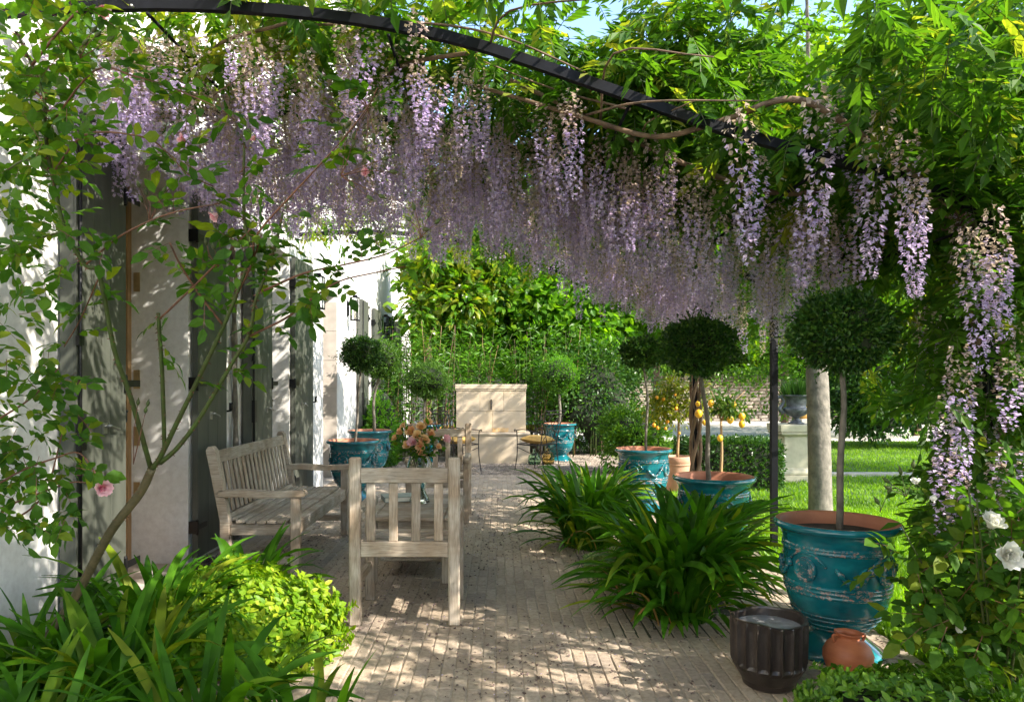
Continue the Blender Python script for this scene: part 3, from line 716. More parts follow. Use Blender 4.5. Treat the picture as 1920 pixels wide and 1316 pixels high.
g = Geo(); g.tube(cr([(-.046,0,.192),(-.075,0,.197),(-.082,0,.186),(-.072,.0,.166)]), .007, 8); g.build('handle', 'jar_clay', o); o.rotation_euler = (.0, .05, .2)
def terrapot(x, y, s, lab):
    o = thing('terracotta_pot', lab, 'pot', (x, y, -.03)); o.scale = (s,)*3
    g = Geo(); g.lathe([(0,0),(.13,0),(.135,.01),(.165,.40),(.167,.41),(.178,.415),(.18,.43),(.176,.44),(.182,.445),(.184,.52),(.18,.53),(.166,.53),(.16,.50),(.155,.46)], 40); g.build('body', 'pale_terracotta', o)
    g = Geo(); g.lathe([(0,.49),(.158,.485)], 24); g.build('soil', 'soil', o); return o
terrapot(2.20, 9.1, .92, 'pale terracotta pot with a banded rim beside the vine covered post')
terrapot(2.40, 8.0, .62, 'pale terracotta pot of the small lemon tree, hidden behind the second urn')

# ------------------------------------------------------------------ teak furniture
T = 'weathered_teak'
def armchair():
    o = thing('garden_armchair', '', 'armchair'); wd, dp = .62, .56     # faces +y; x centred; rear posts at y=0
    for s in (-1, 1):
        x = s*(wd/2-.033)
        board('rear_leg', (x, 0, 0), (x, 0, .935), .064, .050, o, (0, 1, 0), bev=.008)
        board('front_leg', (x, dp-.06, 0), (x, dp-.06, .60), .058, .058, o, (0, 1, 0))
        board('armrest', (x, .02, .615), (x, dp+.015, .622), .062, .038, o, (0, 0, 1), bev=.012)
        g = Geo(); g.tube([(x-.031, dp+.005, .606), (x+.031, dp+.005, .606)], .030, 14); g.build('arm_scroll', T, o)
        board('side_rail', (x, .026, .375), (x, dp-.09, .375), .03, .07, o)
        board('stretcher', (x, .026, .22), (x, dp-.09, .22), .028, .05, o)
    xi = wd/2-.066
    board('top_rail', (-xi, 0, .835), (xi, 0, .835), .034, .082, o)
    board('lower_rail', (-xi, 0, .425), (xi, 0, .425), .034, .085, o)
    board('front_rail', (-xi, dp-.06, .375), (xi, dp-.06, .375), .03, .075, o)
    for i in range(4): x = -xi+.055+(2*xi-.11)*i/3; board('back_slat', (x, 0, .468), (x, 0, .794), .050, .016, o, (0, 1, 0))
    for i in range(6):
        y = .068+.078*i; z = .425+.006*math.cos(math.pi*i/2.5); board('seat_slat', (-xi-.02, y, z), (xi+.02, y, z), .064, .018, o, (0, .0, 1))
    return o
ch = armchair(); ch.location = (-.522, 4.14, .003); tag(ch, 'grey teak armchair with its slatted back turned to the camera', 'armchair', 'teak armchairs either end of the low table')
ch2 = copy_tree(ch); ch2.location = (-.585, 7.66, .003); ch2.rotation_euler = (0, 0, math.pi); tag(ch2, 'grey teak armchair beyond the flower vase, facing the camera', 'armchair', 'teak armchairs either end of the low table')

def bench():
    o = thing('teak_bench', 'long grey teak bench with slatted back along the white house wall', 'bench', (-1.84, 4.99, .003))
    L, dp = 1.66, .50                # along +y, faces +x; rear posts at x=0
    for y in (.03, L-.03):
        g = Geo()  # rear post: straight below the seat, leaning back above, rounded head
        P = [(.03, 0), (.03, .42), (-.045, .80), (-.065, .90), (-.088, .925), (-.115, .92), (-.13, .895), (-.11, .80), (-.035, .42), (-.035, 0)]
        V = [(x, y-.032, z) for x, z in P]+[(x, y+.032, z) for x, z in P]; n = len(P)
        g.add(V, [tuple(range(n))[::-1], tuple(range(n, 2*n))]+[(i, (i+1) % n, n+(i+1) % n, n+i) for i in range(n)]); me = g.mesh('rear_leg', [T])
        bm = bmesh.new(); bm.from_mesh(me); bmesh.ops.recalc_face_normals(bm, faces=bm.faces); bmesh.ops.bevel(bm, geom=list(bm.edges), offset=.004, segments=1, affect='EDGES'); bm.to_mesh(me); bm.free(); link('rear_leg', me, o)
        board('front_leg', (dp-.03, y, 0), (dp-.03, y, .585), .062, .055, o, (0, 1, 0))
        # curved armrest with a rolled front
        g = Geo(); P = [(-.05,.625), (.1,.632), (.3,.618), (.45,.622), (.52,.628), (.545,.61), (.54,.585), (.50,.578), (.40,.578), (.25,.572), (.1,.582), (-.05,.578)]
        n = len(P); V = [(x, y-.038, z) for x, z in P]+[(x, y+.038, z) for x, z in P]
        g.add(V, [tuple(range(n)), tuple(range(n, 2*n))[::-1]]+[((i+1) % n, i, n+i, n+(i+1) % n) for i in range(n)]); me = g.mesh('armrest', [T])
        bm = bmesh.new(); bm.from_mesh(me); bmesh.ops.recalc_face_normals(bm, faces=bm.faces); bmesh.ops.bevel(bm, geom=list(bm.edges), offset=.006, segments=2, affect='EDGES'); bm.to_mesh(me); bm.free(); link('armrest', me, o)
        board('side_rail', (.03, y, .36), (dp-.06, y, .36), .032, .075, o)
        board('stretcher', (.03, y, .15), (dp-.06, y, .15), .03, .05, o)
    board('front_rail', (dp-.03, .062, .36), (dp-.03, L-.062, .36), .03, .08, o)
    board('back_rail', (-.01, .062, .44), (-.01, L-.062, .44), .03, .05, o, (1, 0, .2))
    board('top_rail', (-.082, .062, .845), (-.082, L-.062, .845), .085, .034, o, (1, 0, .2))
    n = 17
    for i in range(n):
        y = .115+(L-.23)*i/(n-1); board('back_slat', (-.014, y, .462), (-.074, y, .808), .040, .014, o, (1, 0, .16))
    for i in range(7):
        x = .035+.070*i; z = .424-.012*math.sin(math.pi*min(i, 4.5)/6)-(.014 if i == 6 else 0)
        y0_, y1_ = (.0, L) if i < 6 else (-.0, L)
        if i in (0,): y0_, y1_ = .066, L-.066
        if i == 6: y0_, y1_ = .066, L-.066
        board('seat_slat', (x, y0_-.01, z), (x, y1_+.01, z), .060, .020, o, (.03*(i-3), 0, 1))
    return o
bench()
def table():
    o = thing('low_table', 'low grey teak slatted table between the two armchairs', 'table', (-.60, 5.50, .003)); w, L, H = .62, 1.08, .45
    for sx in (-1, 1):
        for sy in (-1, 1): board('leg', (sx*(w/2-.06), sy*(L/2-.06), 0), (sx*(w/2-.06), sy*(L/2-.06), H-.025), .06, .06, o, (0, 1, 0))
        board('edge_board', (sx*(w/2-.035), -L/2, H-.012), (sx*(w/2-.035), L/2, H-.012), .07, .024, o)
        board('apron', (sx*(w/2-.045), -L/2+.09, H-.06), (sx*(w/2-.045), L/2-.09, H-.06), .02, .07, o)
    for sy in (-1, 1):
        board('edge_board', (-w/2+.073, sy*(L/2-.035), H-.012), (w/2-.073, sy*(L/2-.035), H-.012), .07, .024, o)
        board('apron', (-w/2+.095, sy*(L/2-.05), H-.062), (w/2-.095, sy*(L/2-.05), H-.062), .02, .07, o)
    n = 17
    for i in range(n): y = -L/2+.10+(L-.20)*i/(n-1); board('slat', (-w/2+.073, y, H-.012), (w/2-.073, y, H-.012), .044, .018, o)
    board('shelf', (0, -L/2+.12, .14), (0, L/2-.12, .14), w-.2, .02, o)
table()
o = thing('book', 'grey green hardback book lying on the low teak table beside the vase', 'book', (-.76, 5.72, .452), .3)
g = Geo(); g.box(-.13, .13, -.10, .10, .0, .004); g.box(-.13, .13, -.10, .10, .034, .038); g.box(-.13, -.126, -.10, .10, .004, .034); g.build('cover', 'book_cover', o)
g = Geo(); g.box(-.125, .124, -.095, .095, .0045, .0335); g.build('pages', 'book_paper', o)

# vase and bouquet
vx, vy, vz = -.59, 5.56, .452
o = thing('glass_vase', 'clear glass vase with a waist holding roses on the low table', 'vase', (vx, vy, vz))
g = Geo(); g.lathe([(0,.004),(.070,.004),(.078,.012),(.072,.035),(.052,.075),(.045,.10),(.055,.15),(.085,.21),(.098,.26),(.092,.305),(.074,.345),(.080,.372),(.076,.372),(.070,.345),(.088,.305),(.094,.26),(.081,.21),(.051,.15),(.041,.10),(.048,.075),(.066,.035),(.07,.016),(0,.014)], 40); g.build('body', 'clear_glass', o)
g = Geo(); g.lathe([(0,.018),(.064,.02),(.064,.035),(.046,.075),(.040,.10),(.049,.15),(.079,.21),(.088,.245),(0,.245)], 32); g.build('water', 'water', o)
def petal_mesh(mat, L=.035, w=.034, cup=.6, name='petal'):
    V = []; Fc = []; nu, nv = 4, 4
    for j in range(nv+1):
        t = j/nv; ang = cup*(1-t)*1.5+.0
        y = L*(t*math.cos(.25)+0); z = L*(math.sin(t*1.3)*cup)
        ww = w*(math.sin(math.pi*(.12+.80*t))**.7)
        for i in range(nu+1):
            u = i/nu-.5; V.append((u*ww, y+L*(.05*math.cos(6*u+t*3)*t), z+ww*.55*u*u*2+.0015*math.sin(9*u+t*7)))
    for j in range(nv):
        for i in range(nu): a = j*(nu+1)+i; Fc.append((a, a+1, a+nu+2, a+nu+1))
    g = Geo(); g.add(V, Fc, 0, True); return g.mesh(name, [mat])
_pm = {}
def bloom(parent, p, r, mats, face=(0,-1,.5), sepals=True, petals=16, name='bloom', separate=True, openness=1.0, seed=0):
    """a rose: cupped petals in whorls round a bud, looking along `face`"""
    rr = random.Random(seed); z = Vector(face).normalized(); x = z.cross(Vector((.1,.2,1))).normalized(); y = z.cross(x)
    M = Matrix((x, y, z)).transposed().to_4x4(); M.translation = Vector(p)-(parent.location if parent else Vector())
    g = Geo(); n = 6
    # tight heart of the flower
    for q in range(3):
        P = [(math.cos(a+q)*r*(.10+.05*q), math.sin(a+q)*r*(.10+.05*q), -r*.1) for a in np.linspace(0, 5, 9)]
        V = P+[(a*1.25, b*1.25, r*(.38-.04*q)) for a, b, c in P]; g.add(V, [(i, i+1, 10+i, 9+i) for i in range(8)], 0, True)
    V, Fc = tube([(0,0,-r*.42), (0,0,-r*.25), (0,0,-r*.08)], [r*.08, r*.2, r*.1], 7); g.add(V, Fc, 1, True)
    if sepals:
        for k in range(5):
            a = k*1.2566; c, s = math.cos(a), math.sin(a); g.add([(0,0,-r*.22), (c*r*.4-s*r*.09, s*r*.4+c*r*.09, -r*.32), (c*r*.8, s*r*.8, -r*.55), (c*r*.4+s*r*.09, s*r*.4-c*r*.09, -r*.32)], [(0,1,2,3)], 1)
    heart = g.build(name, [mats[-1], 'green_stem'], parent, M)
    Gj = Geo()
    for k in range(petals):
        w = k/petals; ring = 0 if w < .3 else 1 if w < .62 else 2
        a = k*2.399+rr.uniform(-.2, .2); tilt = (1.15, .72, .25)[ring]*(2-openness)**.5+rr.uniform(-.1, .1); s = r/.035*(.62, .82, 1.0)[ring]*rr.uniform(.9, 1.08)
        mt = mats[min(ring, len(mats)-1) if ring < 2 else 0] if len(mats) > 1 else mats[0]
        mt = mats[-1] if ring == 0 else mats[0]
        key = mt
        if key not in _pm: _pm[key] = petal_mesh(mt)
        L = Matrix.Rotation(a, 4, 'Z') @ Matrix.Translation((0, r*.03, -r*.12*ring)) @ Matrix.Rotation(tilt, 4, 'X') @ Matrix.Scale(s, 4)
        if separate: link('petal', _pm[key], heart, L)
        else:
            me = _pm[key]; Gj.add([L @ v.co for v in me.vertices], [tuple(p.vertices) for p in me.polygons], 0 if mt == mats[0] else 1, True)
    if not separate: Gj.build('petals', [mats[0], mats[-1]], heart)
    return heart
def sub(v, loc): return [Vector(q)-Vector(loc) for q in v]
bq = thing('flower_bouquet', 'bouquet of peach, yellow and pink roses standing in the glass vase', 'bouquet', (vx, vy, vz))
rr = random.Random(4)
def leafpts(parent, name, pts, dirs, size, mat, tm, keep=300, up=(0,0,1), stuff='foliage', jit=.5, seed=0):
    pts = np.array([list(p) for p in pts]); dirs = np.array([list(d) for d in dirs]); n = len(pts); r = np.random.default_rng(seed)
    upv = np.array(up)+r.normal(0, jit, (n, 3)); sz = size*r.uniform(.7, 1.2, n) if np.isscalar(size) else size
    scatter(parent, name, tm, frames(pts, dirs, upv, sz), r.integers(0, len(tm), n), mat if isinstance(mat, list) else [mat], keep, stuff)
BL = [(752,812,0,.032,'y'),(771,812,-.05,.042,'p'),(790,803,-.03,.038,'p'),(800,795,.02,.036,'p'),(776,830,-.08,.040,'k'),(765,836,-.07,.036,'p'),(795,826,-.08,.038,'p'),(788,838,-.1,.036,'o'),(806,815,.0,.034,'o'),(790,849,-.08,.032,'o'),(742,822,.0,.026,'y'),(813,808,.05,.026,'k'),(834,825,.0,.036,'k'),(783,818,-.1,.036,'y'),(758,800,.06,.028,'y'),(820,838,-.02,.024,'o')]
mp = {'y': ['peach_petal', 'mustard_petal'], 'p': ['peach_petal', 'mustard_petal'], 'k': ['pink_petal', 'pink_petal'], 'o': ['peach_petal', 'orange_petal']}
leaf_mat('mustard_petal', [(.8,.5,.12), (.85,.62,.18)], .3, .55, (1.1,.9,.6)); leaf_mat('orange_petal', [(.75,.3,.12), (.8,.4,.16)], .3, .55, (1.1,.8,.6))
pts = []; dirs = []
for i, (px, py, dy, r, k) in enumerate(BL):
    p = W(px, py, vy+dy); c = Vector((vx, vy, vz+.42)); f = (p-c); f.z = abs(f.z)*.5+.03; f += Vector((0, -.12, .03))
    bloom(bq, p, r*1.3, mp[k], f, petals=13, separate=False, seed=i)
    g = Geo(); g.tube(sub(cr([(vx+(vx-p.x)*.25, vy+rr.uniform(-.03,.03), vz+.03), (vx+(p.x-vx)*.1, vy, vz+.2), (vx+(p.x-vx)*.45, vy+dy*.3, vz+.37), p-f.normalized()*r*.3]), bq.location), .003, 5); g.build('stem', 'green_stem', bq)
    for q in range(9): t = rr.uniform(.45, .95); b = Vector((vx, vy, vz+.3)).lerp(p, t); pts.append(b+Vector([rr.uniform(-.04,.04) for _ in 'abc'])); dirs.append((p-c)+Vector([rr.uniform(-.25,.25) for _ in 'abc']))
for i in range(110):
    a = rr.uniform(0, 6.28); t = rr.uniform(.2, 1); pts.append((vx+math.cos(a)*.16*t, vy+math.sin(a)*.12*t, vz+.33+.2*rr.random())); dirs.append((math.cos(a), math.sin(a), rr.uniform(-.6, .6)))
leafpts(bq, 'leaf', pts, dirs, .055, 'rose_leaf', [tmpl_leaf(1, .55), tmpl_leaf(1, .42)], 60)

# ------------------------------------------------------------------ wire chairs with cushions, demijohns
def wire_chair():
    o = thing('wire_chair', '', 'chair'); r = .008        # faces +y
    def t(name, P, rad=r): g = Geo(); g.tube(cr(P, 5), rad, 6); g.build(name, 'iron', o)
    for s in (-1, 1):
        t('back_post', [(s*.19, -.30, .0), (s*.20, -.24, .22), (s*.20, -.22, .43), (s*.21, -.27, .7), (s*.235, -.33, .90), (s*.25, -.36, .95), (s*.235, -.37, .965)])
        t('front_leg', [(s*.25, .26, 0), (s*.23, .23, .25), (s*.235, .22, .45), (s*.25, .22, .62), (s*.265, .24, .655), (s*.255, .265, .645), (s*.25, .25, .625)])
        t('armrest', [(s*.255, .225, .645), (s*.26, .08, .665), (s*.25, -.1, .64), (s*.205, -.25, .60)])
        t('side_bar', [(s*.235, .22, .43), (s*.215, 0, .42), (s*.2, -.22, .43)])
        t('brace', [(s*.2, -.22, .40), (s*.1, 0, .28), (s*.23, .22, .38)], .006)
    for z, y in ((.95, -.355), (.90, -.33), (.43, -.22)): t('cross_bar', [(-.23 if z > .5 else -.2, y, z), (0, y-.02, z+.01), (.23 if z > .5 else .2, y, z)])
    t('cross_bar', [(-.235, .22, .43), (0, .24, .43), (.235, .22, .43)])
    for i, s in enumerate((-1, 1)):
        t('lattice_bar', [(s*.2, -.22, .45), (s*.05, -.27, .66), (-s*.15, -.33, .9)], .0055); t('lattice_bar', [(s*.05, -.22, .44), (s*.14, -.27, .68), (s*.05, -.34, .92)], .0055)
    for i in range(6): y = -.17+.07*i; t('seat_bar', [(-.21, y, .428), (0, y, .415), (.21, y, .428)], .004)
    return o
def cushion(loc, rz, lab, tilt=.0):
    n = 14; V = []; Fc = []
    for side in (1, -1):
        for j in range(n+1):
            for i in range(n+1):
                u, v = 2*i/n-1, 2*j/n-1; e = (1-u**4)*(1-v**4); k = 1+.0; pin = 1-.08*(1-abs(v))*abs(u)-.0
                V.append((u*.215*(1-.10*(1-v*v)), v*.205*(1-.10*(1-u*u)), side*.062*e**.55+.004*math.sin(7*u+3*v)))
    m = (n+1)**2
    for s in (0, 1):
        for j in range(n):
            for i in range(n): a = s*m+j*(n+1)+i; f = (a, a+1, a+n+2, a+n+1); Fc.append(f if s == 0 else f[::-1])
    g = Geo(); g.add(V, Fc, 0, True); o = g.build('seat_cushion', 'mustard_cloth'); o.location = loc; o.rotation_euler = (tilt, 0, rz); tag(o, lab, 'cushion', 'mustard seat cushions'); return o
wc = wire_chair()
WC = [(.62, 11.62, .85, 'wire garden chair in full view on gravel between the fountain and an urn', 'mustard cushion on the wire chair that stands in full view by the fountain'),
      (-.62, 11.62, -.95, 'wire garden chair partly behind the far teak armchair, before the fountain', 'mustard cushion seen through the slats of the far teak armchair'),
      (.72, 14.6, 2.3, 'farther wire chair half hidden behind the fountain beside the bamboo', 'small strip of mustard cushion on the chair behind the fountain, bamboo side'),
      (-1.0, 14.4, -2.9, 'farther wire chair with its curved back showing above the bouquet', 'mustard cushion on the farther wire chair between bouquet and fountain')]
for i, (x, y, rz, l1, l2) in enumerate(WC):
    o = wc if i == 0 else copy_tree(wc); o.location = (x, y, -.03); o.rotation_euler = (0, 0, rz); tag(o, l1, 'chair', 'wire garden chairs round the fountain')
    cushion((x, y, .47), rz, l2, .05)
def demijohn(x, y, mat, lab):
    g = Geo(); g.lathe([(0,0),(.085,0),(.105,.03),(.112,.09),(.105,.14),(.08,.18),(.045,.205),(.024,.225),(.022,.25),(.028,.255),(.028,.27),(.02,.27),(.02,.225),(.075,.175),(.105,.09),(.09,.02),(0,.015)], 32)
    o = g.build('demijohn', mat); o.location = (x, y, -.02); tag(o, lab, 'bottle', 'glass demijohns under the wire chair')
demijohn(.61, 12.45, 'green_glass', 'squat green glass demijohn under the wire chair beside the fountain'); demijohn(.84, 12.5, 'amber_glass', 'squat amber glass demijohn between the green one and the blue urn')

# ------------------------------------------------------------------ pedestal and urn on the lawn
o = thing('stone_pedestal', 'square cream stone pedestal with moulded cap and base on the lawn', 'pedestal', (4.23, 10.62, -.03), .0)
g = Geo()
def sq(g, prof, mi=0):
    V = []; Fc = []
    for (r, z) in prof: V += [(-r,-r,z), (r,-r,z), (r,r,z), (-r,r,z)]
    for i in range(len(prof)-1):
        for k in range(4): k2 = (k+1) % 4; Fc.append((i*4+k, i*4+k2, (i+1)*4+k2, (i+1)*4+k))
    n = len(prof)-1; Fc += [(3,2,1,0), tuple(n*4+k for k in range(4))]; g.add(V, Fc, mi)
sq(g, [(.285,0),(.285,.09),(.275,.095)]); g.build('plinth', 'pedestal_stone', o)
g = Geo(); sq(g, [(.26,.0955),(.275,.105),(.280,.13),(.270,.155),(.24,.17),(.215,.19)]); g.build('base_moulding', 'pedestal_stone', o)
g = Geo(); sq(g, [(.208,.1905),(.205,.62)]); g.build('shaft', 'pedestal_stone', o)
g = Geo(); sq(g, [(.21,.6205),(.215,.635),(.25,.65),(.268,.665),(.270,.685),(.255,.70)]); sq(g, [(.28,.7005),(.283,.79),(.275,.797)]); g.build('cap', 'pedestal_stone', o)
o = thing('garden_urn', 'grey metal urn with scrolled handles on the stone pedestal', 'urn', (4.27, 10.62, .768))
g = Geo(); g.lathe([(0,0),(.11,0),(.11,.02),(.08,.03),(.045,.06),(.04,.085),(.06,.10),(.12,.125),(.165,.165),(.185,.21),(.175,.225),(.135,.24),(.13,.26),(.145,.34),(.16,.385),(.20,.40),(.205,.415),(.17,.415),(.14,.38),(.12,.28)], 40); g.build('body', 'urn_metal', o)
for s in (-1, 1):
    g = Geo(); g.tube(cr([(s*.13,0,.18), (s*.20,0,.17), (s*.235,0,.22), (s*.20,0,.27), (s*.18,0,.33), (s*.22,0,.385), (s*.27,0,.37), (s*.275,0,.33), (s*.25,0,.325)]), [.02,.026,.03,.022,.018,.022,.026,.02,.014], 8); g.build('handle', 'urn_metal', o)
# a garden table with folded cushions, glimpsed past the tree trunk
o = thing('stone_bench', 'stone garden seat with cushions, glimpsed beside the tree trunk', 'bench', (6.35, 14.6, -.03))
g = Geo(); g.box(-.45, .12, -.2, .2, .60, .68); g.build('seat', 'jamb_stone', o)
for x in (-.3, .0): g = Geo(); g.box(x-.1, x+.1, -.17, .17, 0, .6); g.build('leg', 'jamb_stone', o)
for i, (x, lab, m) in enumerate(((-.32, 'ochre bolster at the open end of the stone garden seat', 'mustard_cloth'), (-.02, 'second ochre bolster, next to the trunk, on the stone garden seat', 'mustard_cloth'))):
    g = Geo(); g.tube([(-.12,0,0), (-.08,0,0), (.08,0,0), (.12,0,0)], [.05,.11,.11,.05], 14); q = g.build('bolster', m); q.location = (6.35+x, 14.6, .76); q.rotation_euler = (0, -.5, .2); tag(q, lab, 'cushion', 'bolsters on the stone garden seat')

# ================================================================== PLANTS
LQ = [tmpl_leaf(1, .5, .15, .15), tmpl_leaf(1, .6, .1, .05), tmpl_leaf(1, .42, .2, .25)]
LF = [tmpl_q(1, .5), tmpl_q(1, .6, .3)]
def stuffleaves(parent, name, pos, dirs, size, mat, tm, seed=0, upbias=.6, upj=1.0):
    r = np.random.default_rng(seed); n = len(pos); L = []
    ti = r.integers(0, len(tm), n); T = frames(pos, dirs, r.normal(0, upj, (n, 3))*.5+[0, 0, upbias], size)
    for q in range(len(tm)):
        s = ti == q
        if s.any(): L.append(joined(T[s], tm[q]))
    V, Fc, M = cat_geo(L); loc = np.array(parent.location) if parent else 0
    o = link(name, mesh_np(name, V-loc, Fc, mat if isinstance(mat, list) else [mat], M), parent); o['kind'] = 'stuff'; return o
def lumpy(c, rad, seed, k=.12):
    bm = bmesh.new(); bmesh.ops.create_icosphere(bm, subdivisions=3, radius=1); r = random.Random(seed); ph = [r.uniform(0, 6) for _ in range(6)]
    for v in bm.verts:
        f = 1+k*(math.sin(4*v.co.x+ph[0])*math.sin(3.3*v.co.y+ph[1])+.6*math.sin(6*v.co.z+ph[2]))
        v.co = Vector((c[0]+v.co.x*rad[0]*f, c[1]+v.co.y*rad[1]*f, c[2]+v.co.z*rad[2]*f))
    me = bpy.data.meshes.new('core'); bm.to_mesh(me); bm.free(); return me
plain('foliage_shade', (.018,.026,.010), .95, var=.5, scale=12)  # near-black green standing in for the shade deep inside foliage
def topiary(base, bend, c, rad, n, leaf, mat, lab, stem_r=.014, group='clipped ball trees in urns', seed=0, bark='pale_bark'):
    o = thing('topiary_tree', lab, 'tree', base, 0, group); loc = Vector(base)
    g = Geo(); P = cr([(0,0,-.02), Vector(bend)-loc, Vector((c[0], c[1], c[2]-rad[2]*.3))-loc], 5); P = [p+Vector((math.sin(i*1.1+seed)*.006, 0, 0)) for i, p in enumerate(P)]; g.tube(P, [stem_r*1.15, stem_r, stem_r*.8], 8); g.build('trunk', bark, o)
    me = lumpy(Vector(c)-loc, [a*.80 for a in rad], seed); me.materials.append(MATS['foliage_shade']); link('shade_core', me, o)  # solid dark core, painted as the shaded inside of the ball
    r = np.random.default_rng(seed); d = nrm(r.normal(size=(n, 3))); k = 1+.10*np.sin(d[:, 0]*5+seed)*np.sin(d[:, 1]*4+1+seed)+.07*np.sin(d[:, 2]*7+seed*2)
    k = k*(1-.30*r.random(n)**1.6)+.10*np.sin(d[:, 0]*9+seed*3)*np.sin(d[:, 2]*11+d[:, 1]*7)+(r.random(n) > .90)*r.uniform(0, .20, n)**1.3
    pos = np.array(c)+d*np.array(rad)*k[:, None]; dirs = nrm(d+r.normal(0, .75, (n, 3))+[0, 0, .2])
    m = 70; sd = nrm(r.normal(size=(m, 3))).repeat(9, 0); tt = np.tile(np.linspace(.96, 1.22, 9), m)*(1+.10*r.random(m)).repeat(9); sb = r.normal(0, .05, (m, 3)).repeat(9, 0)*(tt[:, None]-.9)*6
    pos = np.concatenate([pos, np.array(c)+(sd+sb)*np.array(rad)*tt[:, None]]); dirs = np.concatenate([dirs, nrm(sd+r.normal(0, .6, (m*9, 3)))]); n = len(pos)
    stuffleaves(o, 'crown', pos, dirs, r.uniform(.7, 1.25, n)*leaf, mat, LF, seed); return o
def onp(px, py, Y): w = W(px, py, Y); return (w.x, w.y, w.z)
topiary((1.715,3.74,.61), onp(1580, 800, 3.72), onp(1579, 622, 3.72), (.228,.22,.178), 13000, .027, 'box_leaf', 'big dark clipped ball tree on a slim stem beside the black pergola post', .0155, seed=1)
topiary((1.56,5.5,.61), onp(1326, 800, 5.45), onp(1311, 650, 5.45), (.255,.25,.205), 11000, .029, 'box_leaf', 'dark clipped ball tree rising from the second urn behind the agapanthus', .017, seed=2)
topiary((1.555,7.8,.61), onp(1213, 740, 7.8), onp(1205, 662, 7.8), (.205,.205,.15), 5500, .033, 'box_leaf', 'smaller dark clipped ball tree in the urn before the terracotta pot', .013, seed=3)
topiary((1.09,13.2,.56), onp(1050, 760, 13.2), onp(1047, 702, 13.2), (.36,.33,.29), 5000, .036, 'bamboo_leaf', 'shaded ball tree on an orange stem behind the wire chair', .022, seed=4)
topiary((-1.66,8.6,.63), onp(672, 745, 8.6), onp(677, 664, 8.6), (.23,.22,.20), 6500, .026, 'box_leaf', 'dark ball tree on a leaning stem in the urn nearest the bench', .014, seed=5)
topiary((-1.74,10.4,.63), onp(702, 745, 10.4), onp(716, 674, 10.4), (.27,.25,.27), 6500, .03, 'pale_box_leaf', 'bright green ball tree just behind the dark one by the house', .02, seed=6)
topiary((-1.27,12.9,.56), onp(796, 760, 12.9), onp(802, 713, 12.9), (.38,.34,.29), 8000, .032, 'pale_box_leaf', 'broad mid green ball tree above the bouquet', .022, seed=7)

# ---- strappy agapanthus
def strap(L, w, a0, a1, seed, n=9):
    r = random.Random(seed); V = []; x = z = 0; tw = r.uniform(-.25, .25); yy = 0
    for i in range(n+1):
        t = i/n; a = a0+(a1-a0)*t**1.3
        ww = w*(.55+.75*min(t*2.2, 1))*(1 if t < .62 else max(.10, 1-((t-.62)/.38)**2.4)); ny = math.cos(tw*t*3)
        for s in (-1, 0, 1): V.append((x-(abs(s)*-.12*ww)*math.sin(a), yy+s*ww/2*ny, z+abs(s)*.22*ww*math.cos(a)+s*ww/2*math.sin(tw*t*3)))
        x += math.cos(a)*L/n; z += math.sin(a)*L/n; yy += tw*.05*L/n*i
    Fc = []
    for i in range(n):
        for k in (0, 1): a = i*3+k; Fc += [(a, a+1, a+4), (a, a+4, a+3)]
    return np.array(V), np.array(Fc)
STR = [strap(p[0]*1.05, p[1]*.86, min(p[2]+.12, 1.5), p[3]+.15, i) for i, p in enumerate([(.62,.036,1.45,-.2),(.68,.040,1.35,-.5),(.60,.036,1.1,-.75),(.66,.038,1.2,.1),(.55,.034,.8,-.9),(.58,.036,1.5,.7),(.50,.034,.6,-.9),(.64,.040,1.45,-1.1),(.56,.034,1.25,.55),(.45,.03,.4,-.6),(.7,.036,1.3,-.15),(.62,.034,1.55,-1.4)])]
def agapanthus(x, y, n, s, spread, lab, seed, dry=6, z=.0, group='strappy agapanthus clumps', keep=300, bias=None):
    o = thing('agapanthus', lab, 'plant', (x, y, z), 0, group); r = np.random.default_rng(seed); T = []
    for i in range(n):
        a = r.uniform(0, 6.283); rr_ = spread*math.sqrt(r.uniform(0, 1)); bx, by = x+rr_*math.cos(a), y+rr_*math.sin(a)
        aa = a+r.normal(0, .8)
        if bias is not None and r.random() < .5: aa = bias+r.normal(0, .7)
        k = s*r.uniform(.75, 1.15); M = Matrix.Translation((bx, by, z)) @ Matrix.Rotation(aa, 4, 'Z') @ Matrix.Rotation(r.normal(0, .10), 4, 'X') @ Matrix.Scale(k, 4); T.append(np.array(M))
    scatter(o, 'leaf', STR, np.array(T), r.integers(0, len(STR), n), ['agapanthus_leaf'], keep, 'foliage', smooth=True)
    if dry:
        T = [np.array(Matrix.Translation((x+spread*r.normal(0, .8), y+spread*r.normal(0, .8)-.05, z+.02)) @ Matrix.Rotation(r.uniform(0, 6.28), 4, 'Z') @ Matrix.Rotation(.25, 4, 'Y') @ Matrix.Scale(s*r.uniform(.35, .6), 4)) for _ in range(dry)]
        scatter(o, 'dry_leaf', STR[8:], np.array(T), r.integers(0, 4, dry), ['dry_leaf'], keep, smooth=True)
    return o
AG = 'clumps of strappy leaves edging the bricks on the lawn side'
agapanthus(1.05, 4.32, 270, 1.16, .19, 'biggest strappy agapanthus clump, spilling onto the bricks beside the dark fluted pot', 1, 16, group=AG)
agapanthus(1.30, 4.8, 150, 1.15, .17, 'sunlit strappy clump squeezed between the biggest clump and the nearest urn', 2, 6, group=AG)
agapanthus(.74, 6.15, 190, 1.1, .19, 'shaded strappy clump farther up the path, before the third urn', 3, 8, group=AG)
agapanthus(.92, 7.2, 140, 1.0, .18, 'farthest strappy clump, ending near the gravel and the third urn', 4, 4, group=AG)
AL = 'strappy agapanthus massed under the climbing rose'
